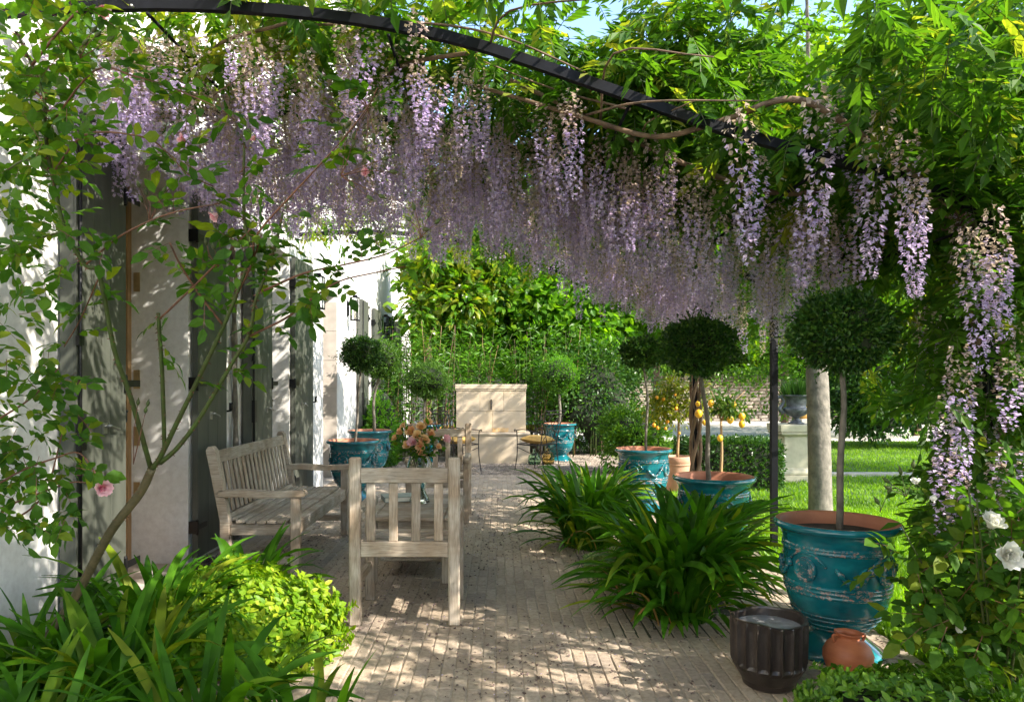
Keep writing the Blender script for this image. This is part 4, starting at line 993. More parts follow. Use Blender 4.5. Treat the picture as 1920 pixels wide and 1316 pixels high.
for i, (x, y, n, s, lab) in enumerate([
    (-1.62, 3.55, 105, 1.0, 'agapanthus with upright leaves between the rose stem and the first shutter'),
    (-1.45, 2.85, 110, .95, 'agapanthus at the foot of the leaning rose stem'),
    (-1.95, 3.1, 85, .95, 'agapanthus against the sunlit plaster at the edge of the picture'),
    (-1.02, 2.55, 75, .92, 'arching agapanthus in front of the lime green mound'),
    (-.66, 2.42, 85, .75, 'agapanthus in the bottom of the picture nearest the brick path'),
    (-1.5, 2.3, 100, .86, 'agapanthus in the bottom corner of the picture nearest the camera'),
    (-1.42, 4.15, 60, .9, 'agapanthus behind the lime green mound, close to the bench post')]):
    agapanthus(x, y, n, s, .13, lab, 20+i, 2, z=-.03, group=AL)
# one variegated tuft between the clumps
o = thing('variegated_plant', 'small pale variegated tuft between the two strappy clumps', 'plant', (.72, 5.0, 0))
leaf_mat('variegated_leaf', [(.3,.38,.16), (.12,.2,.05), (.45,.48,.28)], .35, .5)
p, d = cloud((.72, 5.0, .16), (.16, .14, .16), 900, 8, 3); stuffleaves(o, 'foliage', p, d, .035, 'variegated_leaf', LF, 4)
sheet('planting_bed', .62, 1.45, 3.95, 7.3, -.002, 'earth'); sheet('near_bed', -2.3, 2.6, 1.2, 3.14, -.02, 'earth'); sheet('rose_bed', -2.29, -1.0, 3.16, 4.55, -.001, 'earth')

# ---- lime green mound, low shrub in the corner
def mound(c, rad, n, size, mat, lab, name='mound_shrub', seed=0, k=300, tm=None, cat='shrub', core=.8, half=True):
    o = thing(name, lab, cat, (c[0], c[1], 0)); r = np.random.default_rng(seed); d = nrm(r.normal(size=(n, 3)))
    if half: d[:, 2] = np.abs(d[:, 2])*1.1-.25*(r.random(n) < .4)
    d = nrm(d); kk = 1+.07*np.sin(d[:, 0]*6+seed)+.06*np.sin(d[:, 1]*7+d[:, 2]*4)-.20*r.random(n)**1.5+.07*np.sin(d[:, 0]*13+2)*np.sin(d[:, 2]*11+seed)+(r.random(n) > .90)*r.uniform(0, .24, n); pos = np.array(c)+d*np.array(rad)*kk[:, None]
    # leaves in whorls at shoot tips
    m = n//6; ce = pos[:m].repeat(6, 0)[:n]; dd = d[:m].repeat(6, 0)[:n]; a = np.tile(np.arange(6)*2.4, m)[:len(ce)]
    u = nrm(np.cross(dd, [.3, .2, 1])); v = np.cross(dd, u); dirs = nrm(u*np.cos(a)[:, None]+v*np.sin(a)[:, None]+dd*r.uniform(.2, .9, (len(ce), 1))); pp = ce+dd*(np.tile(np.arange(6)*.004, m)[:len(ce), None])
    T = frames(pp, dirs, dd+r.normal(0, .25, dd.shape), size*r.uniform(.65, 1.25, len(ce)))
    scatter(o, 'leaf', tm or LQ[:2], T, r.integers(0, 2, len(ce)), [mat], k)
    me = lumpy(Vector(c)-Vector(o.location), [a_*core for a_ in rad], seed); me.materials.append(MATS['foliage_shade']); link('shade_core', me, o); return o  # solid dark core, coloured like the shade under the leaves
mound((-1.31, 3.76, .04), (.475, .45, .34), 13000, .046, 'mound_leaf', 'lime green rounded shrub at the brick edge in front of the bench', seed=3, name='lime_shrub')
mound((1.42, 2.55, .10), (.42, .30, .24), 4500, .036, 'hedge_leaf', 'low leafy green shrub along the bottom edge below the terracotta jar', seed=5, name='low_shrub')
g = Geo()
# ---- compound leaves
WL = [compound(5, .24, .035, .085, .35, i) for i in range(4)]
RL = []
for i in range(4):
    r = np.random.default_rng(i); P = []; D = []; U = []; S = []; lt = tmpl_leaf(1, .62, .1, .15)
    for j, (t, sd) in enumerate(((.35,-1), (.35,1), (.68,-1), (.68,1), (1,0))):
        P.append([0, .09*t, -.012*t*t]); D.append([sd*1.0, .55+r.uniform(-.2,.2), -.2+r.uniform(-.25,.2)] if sd else [r.uniform(-.2,.2), 1, -.25]); U.append([r.uniform(-.3,.3), r.uniform(-.2,.2), 1]); S.append((.046, .046, .056, .056, .066)[j]*r.uniform(.85,1.1))
    V, Fc, M = joined(frames(P, D, U, S), lt)
    Vr = np.array([(-.0012,0,0), (.0012,0,0), (.0008,.09,-.012), (-.0008,.09,-.012)]); RL.append(cat_geo([(V, Fc, M), (Vr, np.array([(0,1,2), (0,2,3)]), np.ones(2, int))]))

# ---- climbing rose
rose = thing('climbing_rose', 'tall thorny climbing rose with pink blooms leaning across the house front', 'rose bush', (-2.05, 3.25, -.02))
rl = Vector(rose.location)
def Y_of(px, py): return 3.22 if py > 1100 else float(np.interp(py, [0, 200, 450, 880, 1240], [2.25, 2.35, 2.55, 3.0, 3.25]))
def wp(pts, dy=0): return [W(px, py, Y_of(px, py)+dy) for px, py in pts]
CANES = [([(40,1262),(60,1235),(140,1120),(205,1000),(262,925),(285,878)], .021, .017, 'rose_bark'),
 ([(284,882),(247,751),(214,654),(187,517),(160,497),(123,433),(97,327),(85,247),(83,187),(60,123),(30,60)], .010, .004, 'green_stem'),
 ([(306,845),(308,831),(304,697),(299,627),(297,587)], .009, .007, 'green_stem'),
 ([(285,878),(300,858),(334,788),(368,718),(418,614),(448,540),(468,473),(457,400),(458,267)], .012, .004, 'green_stem'),
 ([(300,868),(334,838),(378,778),(435,681),(468,624),(478,567),(495,523),(518,453),(530,400)], .010, .004, 'green_stem'),
 ([(468,630),(535,597),(585,560),(635,528),(700,512),(760,500)], .0045, .0022, 'red_stem'),
 ([(495,545),(568,513),(638,498),(720,478),(790,445)], .0045, .0022, 'red_stem'),
 ([(475,480),(484,437),(568,343),(638,267),(690,200),(708,165)], .004, .002, 'red_stem'),
 ([(297,600),(360,540),(430,470),(470,430)], .004, .003, 'red_stem'),
 ([(85,247),(177,133),(250,143),(317,163),(403,200),(440,225)], .0035, .002, 'red_stem'),
 ([(97,327),(160,253),(267,257),(310,283),(353,327),(400,350)], .0035, .002, 'red_stem'),
 ([(60,123),(110,60),(150,20),(190,15)], .005, .003, 'red_stem'),
 ([(83,187),(40,150),(0,120)], .004, .003, 'red_stem'), ([(123,433),(60,450),(0,470)], .004, .0025, 'green_stem'),
 ([(97,327),(50,300),(0,330)], .004, .003, 'green_stem'), ([(160,497),(230,440),(320,400),(420,380)], .004, .002, 'red_stem'),
 ([(187,517),(150,600),(120,650)], .003, .002, 'red_stem'), ([(420,612),(380,560),(340,500),(318,455)], .005, .003, 'red_stem'),
 ([(440,560),(470,500),(490,440)], .004, .003, 'red_stem')]
rp = []; rd = []; rr = random.Random(9)
for (pts, r0, r1, mt) in CANES:
    P = cr(wp(pts), 5); g = Geo(); g.tube(sub(P, rl), [r0, r1], 8)
    if r0 >= .009:
        for k in range(int(len(P)*1.6)):
            i = rr.randrange(1, len(P)-1); q = P[i].lerp(P[i+1], rr.random())-rl; dv = Vector((rr.uniform(-1,1), rr.uniform(-1,.3), rr.uniform(-.5,.5))).normalized(); g.tube([q, q+dv*(r0*.8+.009)+Vector((0,0,-.004))], [.0045, .0006], 4, mi=1)
    g.build('cane', [mt, 'red_stem'], rose)
    dens = 0 if r0 > .015 else 8 if r0 < .007 else 2
    for k in range(int((len(P)-1)/5*dens/2.2)):
        i = rr.randrange(len(P)//3 if r0 >= .009 else 0, len(P)-1); q = P[i].lerp(P[i+1], rr.random()); rp.append(q); rd.append(Vector((rr.uniform(-1,1), rr.uniform(-.6,.6), rr.uniform(-.5,.6))))
# leafy mass in the upper corner and lower edge
for k in range(350):
    px = rr.uniform(-60, 330)*(rr.random()**.25 if rr.random() < .5 else 1); py = rr.uniform(-40, 600); 
    lim = float(np.interp(py, [0, 80, 200, 400, 600], [190, 220, 280, 190, 110]))
    if px > lim*rr.uniform(.55, 1.1): continue
    Y = rr.uniform(2.2, 3.3); p = W(px, py, Y)
    if p.x < -2.2: p.x = -2.2+rr.random()*.1
    rp.append(p); rd.append(Vector((rr.uniform(-1,1), rr.uniform(-.7,.7), rr.uniform(-.6,.4))))
for k in range(120):
    px = rr.uniform(-40, 150); py = rr.uniform(640, 1000); p = W(px, py, rr.uniform(2.6, 3.0)); 
    if p.x < -2.22: p.x = -2.2
    rp.append(p); rd.append(Vector((rr.uniform(-.6,1), rr.uniform(-.7,.3), rr.uniform(-.6,.3))))
for k in range(12):
    px = rr.uniform(430, 620); py = rr.uniform(250, 560); 
    if py > 720-px*.55+rr.uniform(-30, 150): continue
    rp.append(W(px, py, 2.5+rr.uniform(-.2, .3))); rd.append(Vector((rr.uniform(-1,1), rr.uniform(-.6,.6), rr.uniform(-.6,.4))))
n = len(rp); r_ = np.random.default_rng(2)
T = frames([list(p) for p in rp], [list(d) for d in rd], r_.normal(0, .45, (n, 3))+[0, 0, 1], r_.uniform(.75, 1.15, n))
scatter(rose, 'leaf', RL, T, r_.integers(0, 4, n), ['rose_leaf', 'red_stem'], 300)
for pts in ([(0,905),(45,880),(100,860),(150,850),(190,905)], [(-10,790),(60,745),(110,690)], [(0,990),(80,930),(120,800)], [(-20,960),(60,930),(130,905),(168,905)]):
    g = Geo(); g.tube(sub(cr([W(a, b, 2.75) for a, b in pts], 5), rl), [.004, .0025], 6); g.build('cane', 'red_stem', rose)
for i, (px, py, Y, r, f) in enumerate([(191,915,2.72,.040,(.9,-.8,.05)), (187,18,2.3,.030,(.8,-.3,-.5)), (345,264,2.4,.024,(-.5,-.8,.2)), (406,403,2.5,.027,(-.6,-.5,-.6)), (690,322,2.45,.026,(-.7,-.6,-.1)), (478,262,2.5,.015,(-.4,-.7,.3))]):
    bloom(rose, W(px, py, Y), r, ['pink_petal', 'deep_pink_petal'], f, petals=20 if i == 0 else 12, openness=.75 if i == 0 else .35, seed=20+i, separate=i in (0, 1, 2, 3, 4))
def bud(parent, p, d, s=1.0, mat='green_stem'):
    loc = Vector(parent.location); p = Vector(p)-loc; d = Vector(d).normalized(); g = Geo()
    g.tube([p, p+d*.006*s, p+d*.014*s, p+d*.022*s, p+d*.032*s], [.002*s, .006*s, .0075*s, .004*s, .0006*s], 7); g.build('bud', mat, parent)
def spray(parent, root, tips, mat='red_stem', s=1.0):
    loc = Vector(parent.location); root = Vector(root)
    for t in tips:
        t = Vector(t); mid = root.lerp(t, .55)+Vector((rr.uniform(-.01,.01), 0, rr.uniform(-.012,.012))); g = Geo(); P = cr([root, mid, t], 4); g.tube(sub(P, loc), [.0018, .0012], 5); g.build('stalk', mat, parent); bud(parent, t, P[-1]-P[-3], s)
for (a, b, tips) in [((690,205), 2.42, [(655,165),(667,158),(690,178),(706,190),(658,228),(700,250),(665,262),(684,285)]), ((640,330), 2.42, [(645,252),(662,262),(716,300),(730,322),(709,365),(688,367),(655,340)]), ((790,445), 2.45, [(770,415),(778,395),(792,430),(815,420),(802,408)]), ((150,110), 2.3, [(172,62),(178,70),(200,78),(155,85),(150,100)]), ((280,420), 2.6, [(262,352),(276,368),(290,346),(305,362),(325,345),(268,380)]), ((400,180), 2.45, [(530,95)]), ((410,500), 2.6, [(372,470),(388,460),(402,468),(412,455)]), ((250,870), 2.85, [(258,760),(272,775),(276,762)]), ((330,250), 2.4, [(335,225),(350,230)])]:
    spray(rose, W(a[0], a[1], b), [W(x, y, b+rr.uniform(-.03,.03)) for x, y in tips])

# ---- white rose bush
wr = thing('white_rose_bush', 'leafy rose bush with white blooms and buds beside the nearest urn', 'rose bush', (1.95, 2.9, -.03))
pts = []; dd = []
p, d = cloud((2.03, 2.85, .50), (.50, .34, .46), 400, 14, 6, .3, .55)
for i in range(14):
    a = rr.uniform(0, 6.28); t = Vector((1.97+.42*math.cos(a), 2.85+.25*math.sin(a), rr.uniform(.55, 1.0))); g = Geo(); g.tube(sub(cr([(1.95+rr.uniform(-.05,.05), 2.9, -.03), (1.95+.15*math.cos(a), 2.88+.1*math.sin(a), .35), t], 5), wr.location), [.007, .003], 6); g.build('cane', 'green_stem', wr)
n = len(p); T = frames(p, d+r_.normal(0, .5, (n, 3)), r_.normal(0, .4, (n, 3))+[0, -.2, 1], r_.uniform(1.0, 1.5, n)); scatter(wr, 'leaf', RL, T, r_.integers(0, 4, n), ['rose_leaf', 'red_stem'], 300)
for i, (px, py, Y, r, f, op) in enumerate([(1888,1040,2.5,.052,(-.15,-1,.15),1.0), (1858,985,2.6,.050,(.1,-.5,.8),1.0), (1745,933,2.62,.024,(.7,-.4,-.1),.1), (1718,905,2.62,.022,(-.5,-.4,.6),.1), (1796,1172,2.75,.030,(0,-.7,-.5),.6)]):
    bloom(wr, W(px, py, Y), r, ['white_petal', 'white_petal'], f, petals=18 if op == 1 else 9, openness=op, seed=40+i)
for (a, tips) in [((1700,930), [(1668,905),(1672,918),(1690,890),(1712,878)]), ((1650,960), [(1648,945),(1665,925)])]:
    spray(wr, W(a[0], a[1], 2.7), [W(x, y, 2.7) for x, y in tips], 'green_stem', 1.1)

# ---- wisteria
FL = (np.array([(0,0,0), (-.5,.45,.25), (0,1,.1), (.5,.45,.3), (.14,.5,-.38), (-.1,.75,-.2)]), np.array([(0,1,2), (0,2,3), (0,4,5)]))
def raceme(seed, n=72, fade=.45, slim=.085):
    r = np.random.default_rng(seed); t = np.sort(r.uniform(.02, 1, n)); rad = slim*(1-.72*t**1.6)*np.where(t < .1, .6, 1)
    a = np.arange(n)*2.399+r.normal(0, .3, n); y = t; P = np.stack([rad*np.cos(a)*r.uniform(.45, 1, n), y, rad*np.sin(a)*r.uniform(.45, 1, n)], 1)
    D = np.stack([np.cos(a), .45+r.normal(0, .35, n), np.sin(a)], 1); S = (.060-.022*t)*r.uniform(.75, 1.2, n)*np.where(t < fade, .82, 1)
    V, Fc, M = joined(frames(P, D, nrm(r.normal(size=(n, 3)))*.4+[0, -1, 0], S), FL)
    M = np.repeat((t+r.normal(0, .09, n) < fade).astype(int), len(FL[1]))
    Vr = np.array([(-.002,-.06,0), (.002,-.06,0), (.001,1,0), (-.001,1,0), (0,-.06,-.002), (0,-.06,.002), (0,1,.001), (0,1,-.001)])
    Fr = np.array([(0,1,2), (0,2,3), (4,5,6), (4,6,7)])
    return cat_geo([(V, Fc, M), (Vr, Fr, np.full(4, 2))])
RAC = [raceme(0, 125, .26, .13), raceme(1, 120, .38, .12), raceme(2, 108, .5, .11), raceme(3, 94, .7, .095), raceme(4, 130, .15, .135), raceme(5, 76, 1.1, .075)]
RM = ['lilac_petal', 'faded_petal', 'green_stem']
r_ = np.random.default_rng(31)
racP = []; racL = []; racT = []
# hanging curtain below the whole roof
n = 2150; x = r_.uniform(-2.2, 2.2, n); y = 3.25+r_.uniform(0, 1, n)**.9*5.4
ymax = np.interp(x, [-2.2, -1.2, .2, .9, 2.2], [6.5, 6.5, 6.5, 7.3, 8.6]); ok = (y < ymax)
# keep the near strip open so single racemes read in front of the mass
ok &= y > 3.48
ok &= ~((x > 0) & (y > 5.0) & (r_.random(n) < .40))
ok &= ~((y < 3.9) & (r_.random(n) < np.interp(x, [-2.2, -1.0, 0, 2.2], [.2, .5, .8, .72])))
ok &= ~((x > 1.0) & (y < 5.4) & (r_.random(n) < .55))
x = x[ok]; y = y[ok]; n = len(x)
z = roofz(x)-r_.uniform(-.05, .10, n); 
for i in range(n): racP.append((x[i], y[i], z[i])); racL.append(r_.uniform(.24, .62)*float(np.interp(y[i], [3, 5.5, 8.6], [1.08, 1.0, .68]))); racT.append(r_.choice(6, p=[.12,.2,.24,.24,.05,.15]))
# the bold single racemes close to the camera
for (px, py0, py1, Y, k) in [(780,15,200,3.3,3),(782,120,250,3.32,1),(1074,165,380,3.6,1),(1382,190,500,3.3,1),(1420,290,450,3.45,0),(1532,150,480,3.2,1),(1528,330,540,3.25,4),(1560,160,300,3.35,2),(1655,195,520,3.1,1),(1700,330,560,3.15,0),(1722,330,560,3.2,1),(1600,290,400,3.5,4),(1462,480,640,5.0,0),(1180,300,470,4.0,0),(1245,290,430,4.0,4),(1280,480,600,6.5,0),(1085,470,600,6.8,0),(1330,300,560,4.0,3),(1220,240,420,3.7,3),(300,60,190,3.6,2),(480,80,260,3.6,2),(870,110,300,3.7,1),(900,150,300,3.8,0),(660,50,190,3.5,2),(205,180,300,3.7,0),(575,90,260,3.6,2)]:
    a = W(px, py0, Y); L = (py1-py0)*Y/F; racP.append((a.x, a.y, a.z)); racL.append(L); racT.append(k)
# column at the near post
for i in range(34):
    px = r_.uniform(1740, 1935); py = r_.uniform(300, 900); Y = r_.uniform(3.0, 3.9); L = r_.uniform(.3, .5)
    if py > 640 and not (1770 < px < 1930): continue
    a = W(px, py, Y); racP.append((a.x, a.y, a.z)); racL.append(L); racT.append(r_.choice([0,1,2,3,4], p=[.2,.3,.2,.2,.1]))
for (px, py0, py1) in [(1795,640,900),(1780,840,1010),(1860,380,640),(1812,420,700),(1850,900,1080),(1835,1010,1110),(1890,830,1010),(1700,240,470)]:
    a = W(px, py0, 3.05); racP.append((a.x, a.y, a.z)); racL.append((py1-py0)*3.05/F); racT.append(4 if py0 > 800 else 1)
racP = np.array(racP); racL = np.array(racL); racT = np.array(racT); n = len(racP)
dT = np.stack([r_.normal(0, .075, n), r_.normal(0, .075, n), -np.ones(n)], 1); RT = frames(racP, dT, rdir(n, r_)*[1, 1, .1], racL)
def widen(T, k): T = T.copy(); T[:, :3, 0] *= k[:, None]; T[:, :3, 2] *= k[:, None]; return T
RT = widen(RT, np.clip(.46/racL, .8, 1.5))
# roof foliage
lp = []; 
n1 = 5200; x = r_.uniform(-2.25, 2.9, n1); y = 3.0+r_.uniform(0, 1, n1)*6.0
den = np.interp(x, [-2.25, -1.0, .2, 1.2, 2.9], [.20, .34, .7, 1, 1]); ok = r_.random(n1) < den; x = x[ok]; y = y[ok]
th = np.interp(x, [-2.25, -.5, .6, 2.9], [.16, .25, .45, .55]); z = roofz(np.minimum(x, 2.25))+.0+r_.uniform(-.04, 1, len(x))*th-np.maximum(x-2.25, 0)*.5
lp.append(np.stack([x, y, z], 1))
n4 = 3600; x = r_.uniform(-1.3, 2.2, n4); y = r_.uniform(.6, 3.2, n4); z = roofz(x)+r_.uniform(0, .35, n4); q = (z > 1.45+.5165*y+.12) & (r_.random(n4) < np.interp(x, [-1.3, 0, 2], [.4, .8, 1])); lp.append(np.stack([x, y, z], 1)[q])  # unseen roof leaves above the frame, added to shade wall and patio
n5 = 1000; x = r_.uniform(-2.1, 1.3, n5); y = r_.uniform(3.4, 5.6, n5); z = roofz(x)+r_.uniform(.0, .75, n5); lp.append(np.stack([x, y, z], 1))
# thicker bank above the beam on the lawn side
n2 = 1500; x = r_.uniform(.3, 2.7, n2); y = r_.uniform(3.2, 4.8, n2); z = roofz(np.minimum(x, 2.25))+r_.uniform(.02, .9, n2); lp.append(np.stack([x, y, z], 1))
# overhanging sprays nearest the camera, and the column
n3 = 260; q = [list(W(r_.uniform(1600, 1960), r_.uniform(-60, 330), r_.uniform(2.5, 3.1))) for _ in range(n3)]; q = [a for a in q if a[2] > 2.66-.35*(a[0]-1.2)]; lp.append(np.array(q))
q = []
for _ in range(900):
    px = r_.uniform(1720, 1960); py = r_.uniform(300, 1000)
    if px < 1790 and r_.random() < .55: continue
    q.append(list(W(px, py, r_.uniform(3.3, 4.0))))
lp.append(np.array(q))
q = [list(W(r_.uniform(1700, 1800), r_.uniform(740, 860), r_.uniform(3.0, 3.3))) for _ in range(14)]+[list(W(r_.uniform(1790, 1920), r_.uniform(800, 900), r_.uniform(2.8, 3.1))) for _ in range(16)]; lp.append(np.array(q))
q = []
for _ in range(1300): q.append([r_.uniform(2.35, 3.3), r_.uniform(3.2, 5.2), r_.uniform(1.3, 3.3)])
lp.append(np.array(q)); q = []
for _ in range(1900): q.append([r_.uniform(2.15, 2.75), r_.uniform(-.6, 3.05), r_.uniform(.75, 2.6)] if len(q) < 1500 else [r_.uniform(2.15, 2.75), r_.uniform(-.6, 1.5), r_.uniform(.75, 2.6)])  # unseen side curtain beyond the frame, added to block sun from the bricks
lp.append(np.array(q))
lp = np.concatenate(lp)
low = (lp[:, 1] < 3.68) & (lp[:, 0] < 1.55) & (lp[:, 1] > 3.0); lp[low, 1] += .35; lp[low, 2] += .06

PATCH = [(.05, .80, 3.45, 3.86), (-.75, -.15, 4.35, 4.62), (.3, .9, 3.2, 3.28), (-.8, -.5, 4.1, 4.2), (.9, 1.2, 3.35, 3.5), (-2.2, -1.3, 3.75, 4.3), (-2.3, -1.8, 5.4, 5.75), (.6, 1.2, 4.6, 4.95), (-.3, .3, 5.0, 5.12), (.1, .5, 6.0, 6.15)]
def in_sun(P, L=.0):
    g_ = P[:, :2]-np.array([SUN.x, SUN.y])*((P[:, 2:3]-L)/SUN.z); ok = np.zeros(len(P), bool)
    for a, b, c, d in PATCH: w = .05*np.sin(g_[:, 0]*23)+.03*np.sin(g_[:, 0]*51+1); ok |= (g_[:, 0] > a-.05) & (g_[:, 0] < b+.05) & (g_[:, 1] > c-.07+w) & (g_[:, 1] < d+.07+w)
    return ok
lp = lp[~(in_sun(lp) & (r_.random(len(lp)) < .93))]
qx = CX+F*lp[:, 0]/np.maximum(lp[:, 1], .3); qy = HY-F*(lp[:, 2]-CAMZ)/np.maximum(lp[:, 1], .3); lp = lp[~((lp[:, 1] > 2) & (qx > 1050) & (qx < 1185) & (qy < 75) & (r_.random(len(lp)) < .97))]
n = len(lp); ld = np.stack([r_.normal(0, 1, n), r_.normal(-.3, 1, n), r_.normal(-.35, .35, n)], 1)
LT = frames(lp, ld, r_.normal(0, .35, (n, 3))+[0, 0, 1], r_.uniform(.75, 1.2, n)); lt_ = r_.integers(0, 4, n)
young = r_.random(n) < np.interp(lp[:, 0], [-2, 0, 2], [.6, .15, .1])
VN = [('near_post', 'dark leafy wisteria curtain hanging on the nearest pergola post', (2.30, 3.45, -.03)),
      ('far_post', 'wisteria winding up the farther black post beside the orange tree', (2.25, 8.45, -.03)),
      ('house', 'wisteria on a twisted trunk against the house, its lilac racemes over the bench', (-2.2, 6.4, -.01))]
def owner(P):
    v = np.zeros(len(P), int); v[(P[:, 0] < -.35)] = 2; v[(P[:, 0] >= -.35) & ((P[:, 1] > 5.4) | (P[:, 0] < .75))] = 1; return v
ro, lo = owner(racP), owner(lp); vines = []
for k, (nm, lab, base) in enumerate(VN):
    v = thing('wisteria', lab, 'climbing plant', base, 0, 'wisterias over the pergola'); vines.append(v)
    s = ro == k; scatter(v, 'raceme', RAC, RT[s], racT[s], RM, 300, 'far_racemes')
    s = (lo == k) & ~young; scatter(v, 'leaf', WL, LT[s], lt_[s], ['wisteria_leaf', 'green_stem'], 240, 'foliage')
    s = (lo == k) & young; scatter(v, 'young_leaf', WL, LT[s], lt_[s], ['wisteria_young_leaf', 'green_stem'], 60, 'foliage')
def stem(v, P, r0, r1, mat='brown_bark', name='branch', n=6, seg=8): g = Geo(); g.tube(sub(cr(P, n), v.location), [r0, r1], seg); return g.build(name, mat, v)
# trunks
for k in range(4):
    P = [(2.28+.06*math.cos(t*1.3+k*1.6), 3.46+.06*math.sin(t*1.3+k*1.6), -.03+t*.30) for t in range(8)]; stem(vines[0], P, .035 if k < 2 else .016, .02, name='trunk')
for k in range(4):
    P = [(2.25+.055*math.cos(t*1.1+k*1.6), 8.44+.055*math.sin(t*1.1+k*1.6), -.03+t*.25) for t in range(9)]; stem(vines[1], P, .024, .018, name='trunk')
for k in range(2):
    P = [(-2.26+.02*math.cos(t*1.6+k*3), 6.42+.04*math.sin(t*1.2+k*3)-.012*t, -.02+t*.30) for t in range(11)]; stem(vines[2], P, .022, .014, 'pale_bark', name='trunk')
g = Geo(); g.tube([(-1.62, 5.2, 0), (-1.64, 5.22, .5)], .012, 8)
# woody branches through the roof
def onroof(pts, dz=.0): return [(x, y, float(roofz(x))+dz+q) for x, y, q in pts]
BR = [(0, [(2.25,3.5,.0),(1.75,3.35,.10),(1.35,3.32,.22),(1.05,3.4,.08),(.75,3.5,-.07),(.45,3.6,-.06),(.1,3.7,-.03),(-.3,3.9,.05)], .018, .009),
 (0, [(2.2,3.5,.0),(1.9,3.8,.1),(1.5,4.0,.02),(1.0,3.9,.0),(.5,3.75,.0),(0,3.7,.06)], .02, .01), (0, [(2.25,3.5,0),(2.1,4.3,.05),(1.7,5.1,.0),(1.2,5.3,.02)], .018, .01),
 (1, [(2.25,8.4,0),(1.8,7.8,.05),(1.2,7.0,.0),(.5,6.2,.05),(-.1,5.6,.0),(-.3,5.0,.03)], .024, .012), (1, [(2.2,8.4,0),(1.6,8.2,.0),(.9,7.6,.05),(.3,7.3,0)], .02, .01), (1, [(1.8,7.8,.05),(1.7,6.9,0),(1.3,5.9,.05),(.7,5.4,0),(.1,4.8,.04),(-.2,4.3,.02)], .016, .008),
 (2, [(-2.22,6.4,.0),(-1.8,5.9,.05),(-1.3,5.2,.0),(-.9,4.5,.05),(-.5,3.8,.02),(-.1,3.5,.05)], .02, .01), (2, [(-2.22,6.4,0),(-1.9,5.4,.05),(-1.8,4.6,.0),(-1.5,3.9,.05),(-1.0,3.5,.03)], .018, .008), (2, [(-1.8,5.9,0),(-1.0,5.9,.05),(-.4,6.1,0)], .014, .008), (2, [(-.9,3.55,.05),(-.4,3.42,.08),(.0,3.38,.10),(.4,3.4,.07)], .007, .004)]
for (k, pts, r0, r1) in BR: stem(vines[k], onroof(pts, -.03), r0, r1)
for i in range(46):
    x = r_.uniform(-1.9, 2.1); y = r_.uniform(3.4, 7.8); k = int(owner(np.array([[x, y, 2]]))[0]); a = r_.uniform(0, 6.28); L = r_.uniform(.4, .9)
    pts = [(x, y, r_.uniform(-.08,.1)), (x+L*.5*math.cos(a), y+L*.5*math.sin(a), r_.uniform(-.1,.12)), (x+L*math.cos(a+.4), y+L*math.sin(a+.4), r_.uniform(-.05,.1))]; stem(vines[k], onroof(pts), .007, .003, 'brown_bark', 'twig', 4, 5)

# ---- citrus trees
def citrus(base, top, c, rad, n, leafm, fruit, mat, lab, seed, lsz=.06):
    o = thing('citrus_tree', lab, 'tree', base); r = random.Random(seed); loc = Vector(base); g = Geo(); g.tube(sub(cr([base, Vector(base).lerp(Vector(top), .5)+Vector((.01,0,0)), top], 4), loc), [.017, .012], 8); g.build('trunk', 'frame_wood', o)
    for i in range(9):
        t = Vector(c)+Vector((r.uniform(-1,1)*rad[0], r.uniform(-1,1)*rad[1], r.uniform(-.5,1)*rad[2]))*.8; g = Geo(); g.tube(sub(cr([top, Vector(top).lerp(t, .5)+Vector((0,0,.03)), t], 4), loc), [.007, .003], 5); g.build('limb', 'frame_wood', o)
    p, d = cloud(c, rad, n, 14, seed, .2, .5); leafpts(o, 'leaf', p, d+np.array([0,0,-.3]), lsz, leafm, [LQ[0], LQ[2]], 150, seed=seed)
    for (px, py, Y, s) in fruit:
        g = Geo(); s *= .8; g.lathe([(0,-.042*s),(.008*s,-.037*s),(.022*s,-.028*s),(.031*s,-.008*s),(.031*s,.010*s),(.022*s,.027*s),(.006*s,.034*s),(0,.036*s)], 14); q = g.build('fruit', mat, o); q.scale = (.78,)*3 if 'orange' in mat else (1,)*3; q.location = W(px, py, Y)-loc
    return o
citrus((2.20, 9.1, .42), W(1272, 735, 9.1), W(1270, 755, 9.1), (.40, .34, .36), 2400, 'lemon_leaf', [(1232,745,8.9,1.0),(1244,748,8.9,1.0),(1268,766,8.85,1.1),(1226,797,8.9,1.2),(1233,802,8.9,1.0),(1252,790,8.9,1.0),(1248,803,8.9,.9),(1274,812,8.9,.8),(1266,740,8.9,.8)], 'orange_fruit', 'yellowish orange tree with small orange fruit in the banded terracotta pot', 3)
citrus((2.40, 8.0, .27), W(1352, 790, 8.0), W(1368, 757, 8.0), (.27, .22, .19), 420, 'dark_lemon_leaf', [(1333,756,7.9,1.3),(1310,775,7.9,1.6),(1321,792,7.9,1.0),(1369,787,7.9,1.4),(1391,780,7.9,1.4),(1391,795,7.9,1.35),(1376,759,7.95,1.15),(1350,821,7.9,1.25),(1308,757,8.0,1.0)], 'yellow_fruit', 'slender lemon tree with plump yellow lemons in front of the stone wall', 5, .07)
o = thing('urn_grass', 'tuft of upright grassy leaves growing in the metal urn', 'plant', (4.27, 10.62, 1.12)); q = r_.normal(0, .07, (420, 3))*[1, 1, 0]+[4.27, 10.62, 1.12]
stuffleaves(o, 'blades', q, nrm(np.stack([(q[:, 0]-4.27)*3, (q[:, 1]-10.62)*3, np.ones(420)], 1)+r_.normal(0, .12, (420, 3))), r_.uniform(.18, .34, 420), 'dark_hedge_leaf', [tmpl_q(1, .06)], 5)

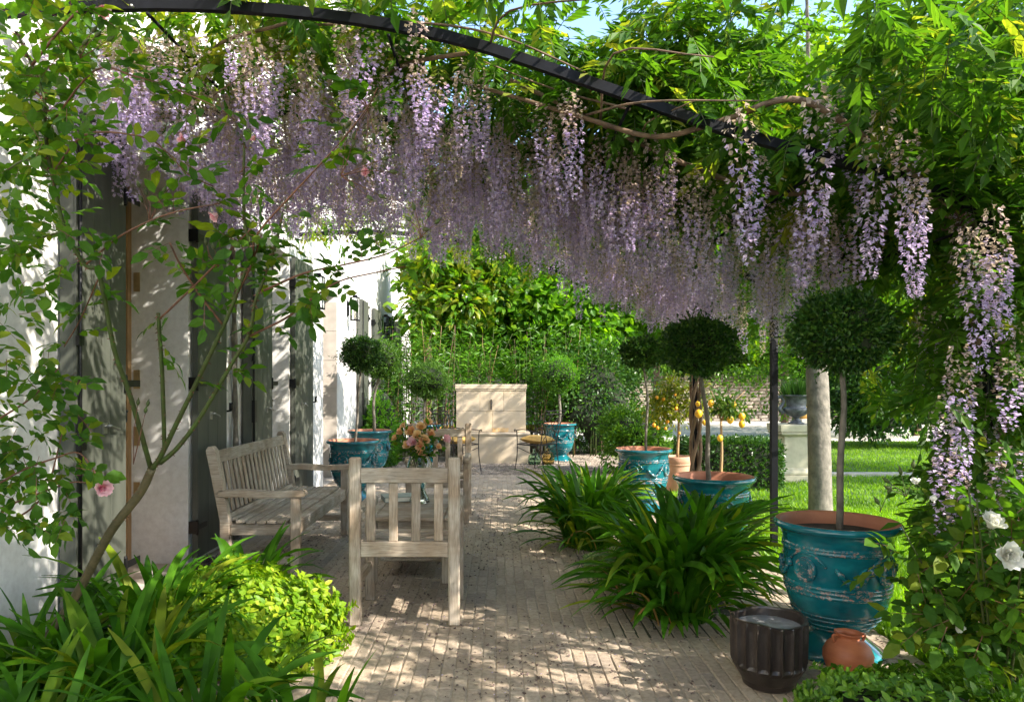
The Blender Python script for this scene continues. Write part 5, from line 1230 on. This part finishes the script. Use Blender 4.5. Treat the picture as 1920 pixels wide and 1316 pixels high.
# ---- shrubs and hedges
def shrub(name, lab, c, rad, n, size, mat, seed, lumps=10, cat='shrub', core=.56, tm=None, box=False):
    o = thing(name, lab, cat, (c[0], c[1], 0)); r = np.random.default_rng(seed)
    if box:
        u = r.uniform(-1, 1, (n, 3)); k = r.integers(0, 3, n); u[np.arange(n), k] = np.sign(u[np.arange(n), k]); u[:, 2] = np.where((k == 2), 1, u[:, 2]); p = np.array(c)+u*np.array(rad)*(1-.10*r.random((n, 1)))+r.normal(0, .015, (n, 3)); d = nrm(u**3+r.normal(0, .5, (n, 3)))
        g = Geo(); g.box(*(v for i in range(3) for v in ((-rad[i]*.88+(c[2] if i == 2 else 0)), (rad[i]*.88+(c[2] if i == 2 else 0))))); g.build('shade_core', 'foliage_shade', o)  # dark box core, its colour stands in for shade within the hedge
    else:
        p, d = cloud(c, rad, n, lumps, seed, .6, .5); me = lumpy(Vector(c)-Vector(o.location), [a*core for a in rad], seed, .2); me.materials.append(MATS['foliage_shade']); link('shade_core', me, o)  # dark lumpy core, its colour stands in for shade within the shrub
    p[:, 2] = np.maximum(p[:, 2], .0); stuffleaves(o, 'foliage', p, d+r.normal(0, .4, d.shape), size*r.uniform(.7, 1.3, n), mat, tm or LF, seed); return o
shrub('round_shrub', 'bright green rounded shrub behind the third urn at the gravel edge', (2.12, 11.3, .52), (.52, .45, .58), 9000, .06, 'hedge_leaf', 1, 16)
shrub('clipped_hedge', 'low clipped dark green hedge between the lemon tree and the pedestal', (3.05, 9.9, .28), (.62, .38, .31), 8000, .05, 'dark_hedge_leaf', 2, box=True, cat='hedge')
shrub('laurel_shrub', 'large dark glossy laurel beyond the lawn, next to the slim ball tree stem', (8.1, 15.8, 1.0), (1.25, 1.0, 1.1), 9000, .12, 'dark_hedge_leaf', 3, 18)
shrub('laurel_shrub', 'second dark laurel farther along, half behind the wisteria curtain', (10.4, 15.6, 1.1), (1.5, 1.1, 1.25), 8000, .12, 'dark_hedge_leaf', 4, 18)
shrub('laurel_shrub', 'dark laurel at the lawn edge beyond the wisteria curtain', (12.9, 14.6, 1.2), (1.6, 1.2, 1.4), 6000, .13, 'dark_hedge_leaf', 14, 18)
shrub('pale_shrub', 'sunlit pale green shrub behind the dark laurel', (8.9, 18.6, 1.9), (2.6, 1.2, 1.7), 12000, .10, 'lime_tree_leaf', 5, 26)
shrub('dark_shrub', 'dark leafy shrub between the bamboo and the rounded bright shrub', (1.9, 14.2, .9), (1.3, .9, 1.15), 9000, .08, 'dark_hedge_leaf', 6, 16)
shrub('dark_shrub', 'dark leafy shrub at the house corner behind the pale ball tree', (-1.9, 12.4, .6), (.38, .9, .95), 6000, .07, 'bamboo_leaf', 7, 14)
# bamboo screens
def bamboo(lab, x0, x1, y0, y1, n, seed, h=2.3):
    o = thing('bamboo_screen', lab, 'bamboo', ((x0+x1)/2, y0, -.03), 0, 'bamboo screens behind the fountain'); r = random.Random(seed); loc = Vector(o.location); P = []; D = []
    for i in range(n):
        x, y = r.uniform(x0, x1), r.uniform(y0, y1); hh = h*r.uniform(.75, 1.1); lean = (r.gauss(0, .12), r.gauss(0, .1)); g = Geo(); pts = [(x+lean[0]*t*t*hh, y+lean[1]*t*t*hh, -.03+hh*t) for t in np.linspace(0, 1, 6)]
        g.tube(sub(pts, loc), [r.uniform(.008, .014), .003], 6); g.build('cane', r.choice(['frame_wood', 'green_stem', 'brown_bark', 'green_stem']), o)
        for k in range(int(85)):
            t = r.uniform(.10, 1)**.55; j = min(int(t*5), 4); q = Vector(pts[j]).lerp(Vector(pts[j+1]), t*5-j); a = r.uniform(0, 6.28); s = r.uniform(.03, .30); P.append((q.x+s*math.cos(a), q.y+s*math.sin(a), q.z+r.uniform(-.1,.15))); D.append((math.cos(a), math.sin(a), r.uniform(-.9,.2)))
    stuffleaves(o, 'foliage', np.array(P), np.array(D), np.random.default_rng(seed).uniform(.09, .17, len(P)), 'bamboo_leaf', [tmpl_q(1, .16, .2), tmpl_q(1, .2, .3)], seed); return o
bamboo('leafy bamboo screen between the house and the stone fountain', -2.1, -.1, 13.7, 14.9, 85, 1)
bamboo('leafy bamboo screen on the lawn side of the stone fountain', .15, 2.1, 13.8, 15.3, 85, 2)
# ivy along the far wall
o = thing('wall_ivy', 'green ivy spilling over the top of the far stone wall', 'ivy', (9, 27, 1.6)); n = 9000; x = r_.uniform(-6, 24, n); hang = .25+.18*np.sin(x*1.7)+.12*np.sin(x*4.1+1)+.25*np.exp(-((x-9.6)/1.6)**2)
z = 1.72-r_.random(n)**1.4*np.maximum(hang, .05)+r_.uniform(0, .35, n); stuffleaves(o, 'foliage', np.stack([x, 26.9+r_.uniform(-.14, .3, n), z], 1), rdir(n, r_)*[1, .4, 1]+[0, -.4, -.3], .16, 'hedge_leaf', LF, 9)

# ---- trees
def tree(name, lab, base, tr, top, c, rad, n, size, mat, seed, lumps=20, limbs=9, bark='brown_bark', group=None, shell=.25, lump_r=.42, tm=None, cat='tree'):
    o = thing(name, lab, cat, base, 0, group); loc = Vector(base); r = random.Random(seed)
    b = Vector(base); t = Vector(top); g = Geo(); g.tube(sub(cr([b-Vector((0,0,.1)), b+Vector((0,0,.12)), b.lerp(t, .5)+Vector((tr*.15,0,0)), t], 6), loc), [tr*1.35, tr*1.05, tr, tr*.8], 20); g.build('trunk', bark, o)
    for i in range(limbs):
        q = Vector(c)+Vector((r.uniform(-1,1)*rad[0], r.uniform(-1,1)*rad[1], r.uniform(-.6,1)*rad[2]))*.75; s = b.lerp(t, r.uniform(.8, 1)); m = s.lerp(q, .45)+Vector((0,0,.15*rad[2])); g = Geo(); g.tube(sub(cr([s, m, q], 5), loc), [tr*.4, tr*.08], 7); g.build('limb', bark, o)
    p, d = cloud(c, rad, n, lumps, seed, shell, lump_r); r2 = np.random.default_rng(seed); stuffleaves(o, 'crown', p, d*[1,1,.4]+r2.normal(0, .5, d.shape)+[0,0,-.35], size*r2.uniform(.65, 1.3, n), mat, tm or LF, seed); return o
tree('plane_tree', 'smooth grey trunked tree on the lawn behind the nearest urn, its crown over the pergola', (3.40, 7.82, -.03), .112, (3.32, 7.85, 2.6), (4.4, 8.5, 4.6), (2.5, 2.2, 1.8), 11000, .13, 'tree_leaf', 1, 26, bark='pale_bark')
tree('magnolia', 'magnolia with long yellowing leaves behind the bamboo near the house', (-1.2, 15.2, -.03), .06, (-1.2, 15.2, 3.2), (-.9, 14.6, 3.35), (1.35, 1.0, 1.4), 5200, .20, 'magnolia_leaf', 2, 22, bark='pale_bark', tm=[LQ[2], LQ[0]])
tree('paulownia', 'broad leaved bright green tree behind the fountain', (1.2, 16.0, -.03), .10, (1.3, 16, 3), (1.3, 15.2, 2.9), (2.3, 1.2, 1.8), 10000, .18, 'lime_tree_leaf', 3, 26, tm=[tmpl_q(1, .8, .2), LQ[1]])
BG = 'trees rising beyond the garden'
for i, (nm, lab, x, y, h, rx, rz, n, sz, mt) in enumerate([
    ('tall_tree', 'tall tree beyond the bamboo, its crown against the blue sky', -2.0, 21, 5.4, 3.6, 3.6, 11000, .19, 'tree_leaf'),
    ('lime_tree', 'light green tree over the end of the stone wall', 5.0, 23.5, 4.9, 3.6, 2.8, 12000, .20, 'lime_tree_leaf'),
    ('tall_tree', 'full crowned tree between the pergola post and the grey trunk', 6.35, 14.6, 4.1, 2.5, 1.7, 9000, .16, 'tree_leaf'),
    ('tall_tree', 'dense tree above the dark laurels', 11.0, 19.5, 6.0, 4.2, 4.2, 14000, .22, 'tree_leaf'),
    ('lime_tree', 'light green tree filling the sky above the ivy clad wall', 8.5, 31, 7.5, 6.0, 6.0, 14000, .34, 'lime_tree_leaf'),
    ('tall_tree', 'big tree over the wisteria curtain at the garden side', 11.5, 8.0, 5.0, 2.8, 2.4, 8000, .15, 'tree_leaf'),
    ('tall_tree', 'tree far behind the paulownia', 2.0, 30, 6.2, 5.0, 4.6, 10000, .32, 'tree_leaf'),
    ('tall_tree', 'tree far beyond the end of the white house', -6.0, 31, 6.0, 5.0, 5.0, 9000, .34, 'tree_leaf'),
    ('lime_tree', 'tree far across the driveway behind the laurels', 17.0, 27, 6.0, 5.5, 5.5, 11000, .33, 'lime_tree_leaf'),
    ('lime_tree', 'light green tree whose top shows high above the pergola roof', 8.5, 22.0, 9.2, 4.6, 3.4, 12000, .14, 'lime_tree_leaf'),
    ]):
    tree(nm, lab, (x, y, -.03), .11, (x, y, h-rz*.5), (x, y, h), (rx, rx*.8, rz), n, sz, mt, 50+i, 24, 8, group=BG)
o = Geo()
me = bpy.data.meshes.new('wood')
# a far-off wood closes the view
n = 16000; x = r_.uniform(-35, 60, n); hh = 6.5+1.6*np.sin(x*.5)+1.0*np.sin(x*1.3+2); z = r_.random(n)**.8*hh; y = 40+r_.uniform(-1.6, 1.6, n)
stuffleaves(None, 'distant_wood', np.stack([x, y, z], 1), rdir(n, r_), .9, 'tree_leaf', LF, 77)
g = Geo(); g.box(-40, 65, 41.8, 42.3, -.06, 6.0); o = g.build('wood_shade_backing', 'foliage_shade'); o['kind'] = 'structure'  # dark slab behind the leaves, coloured as the wood's inner shade
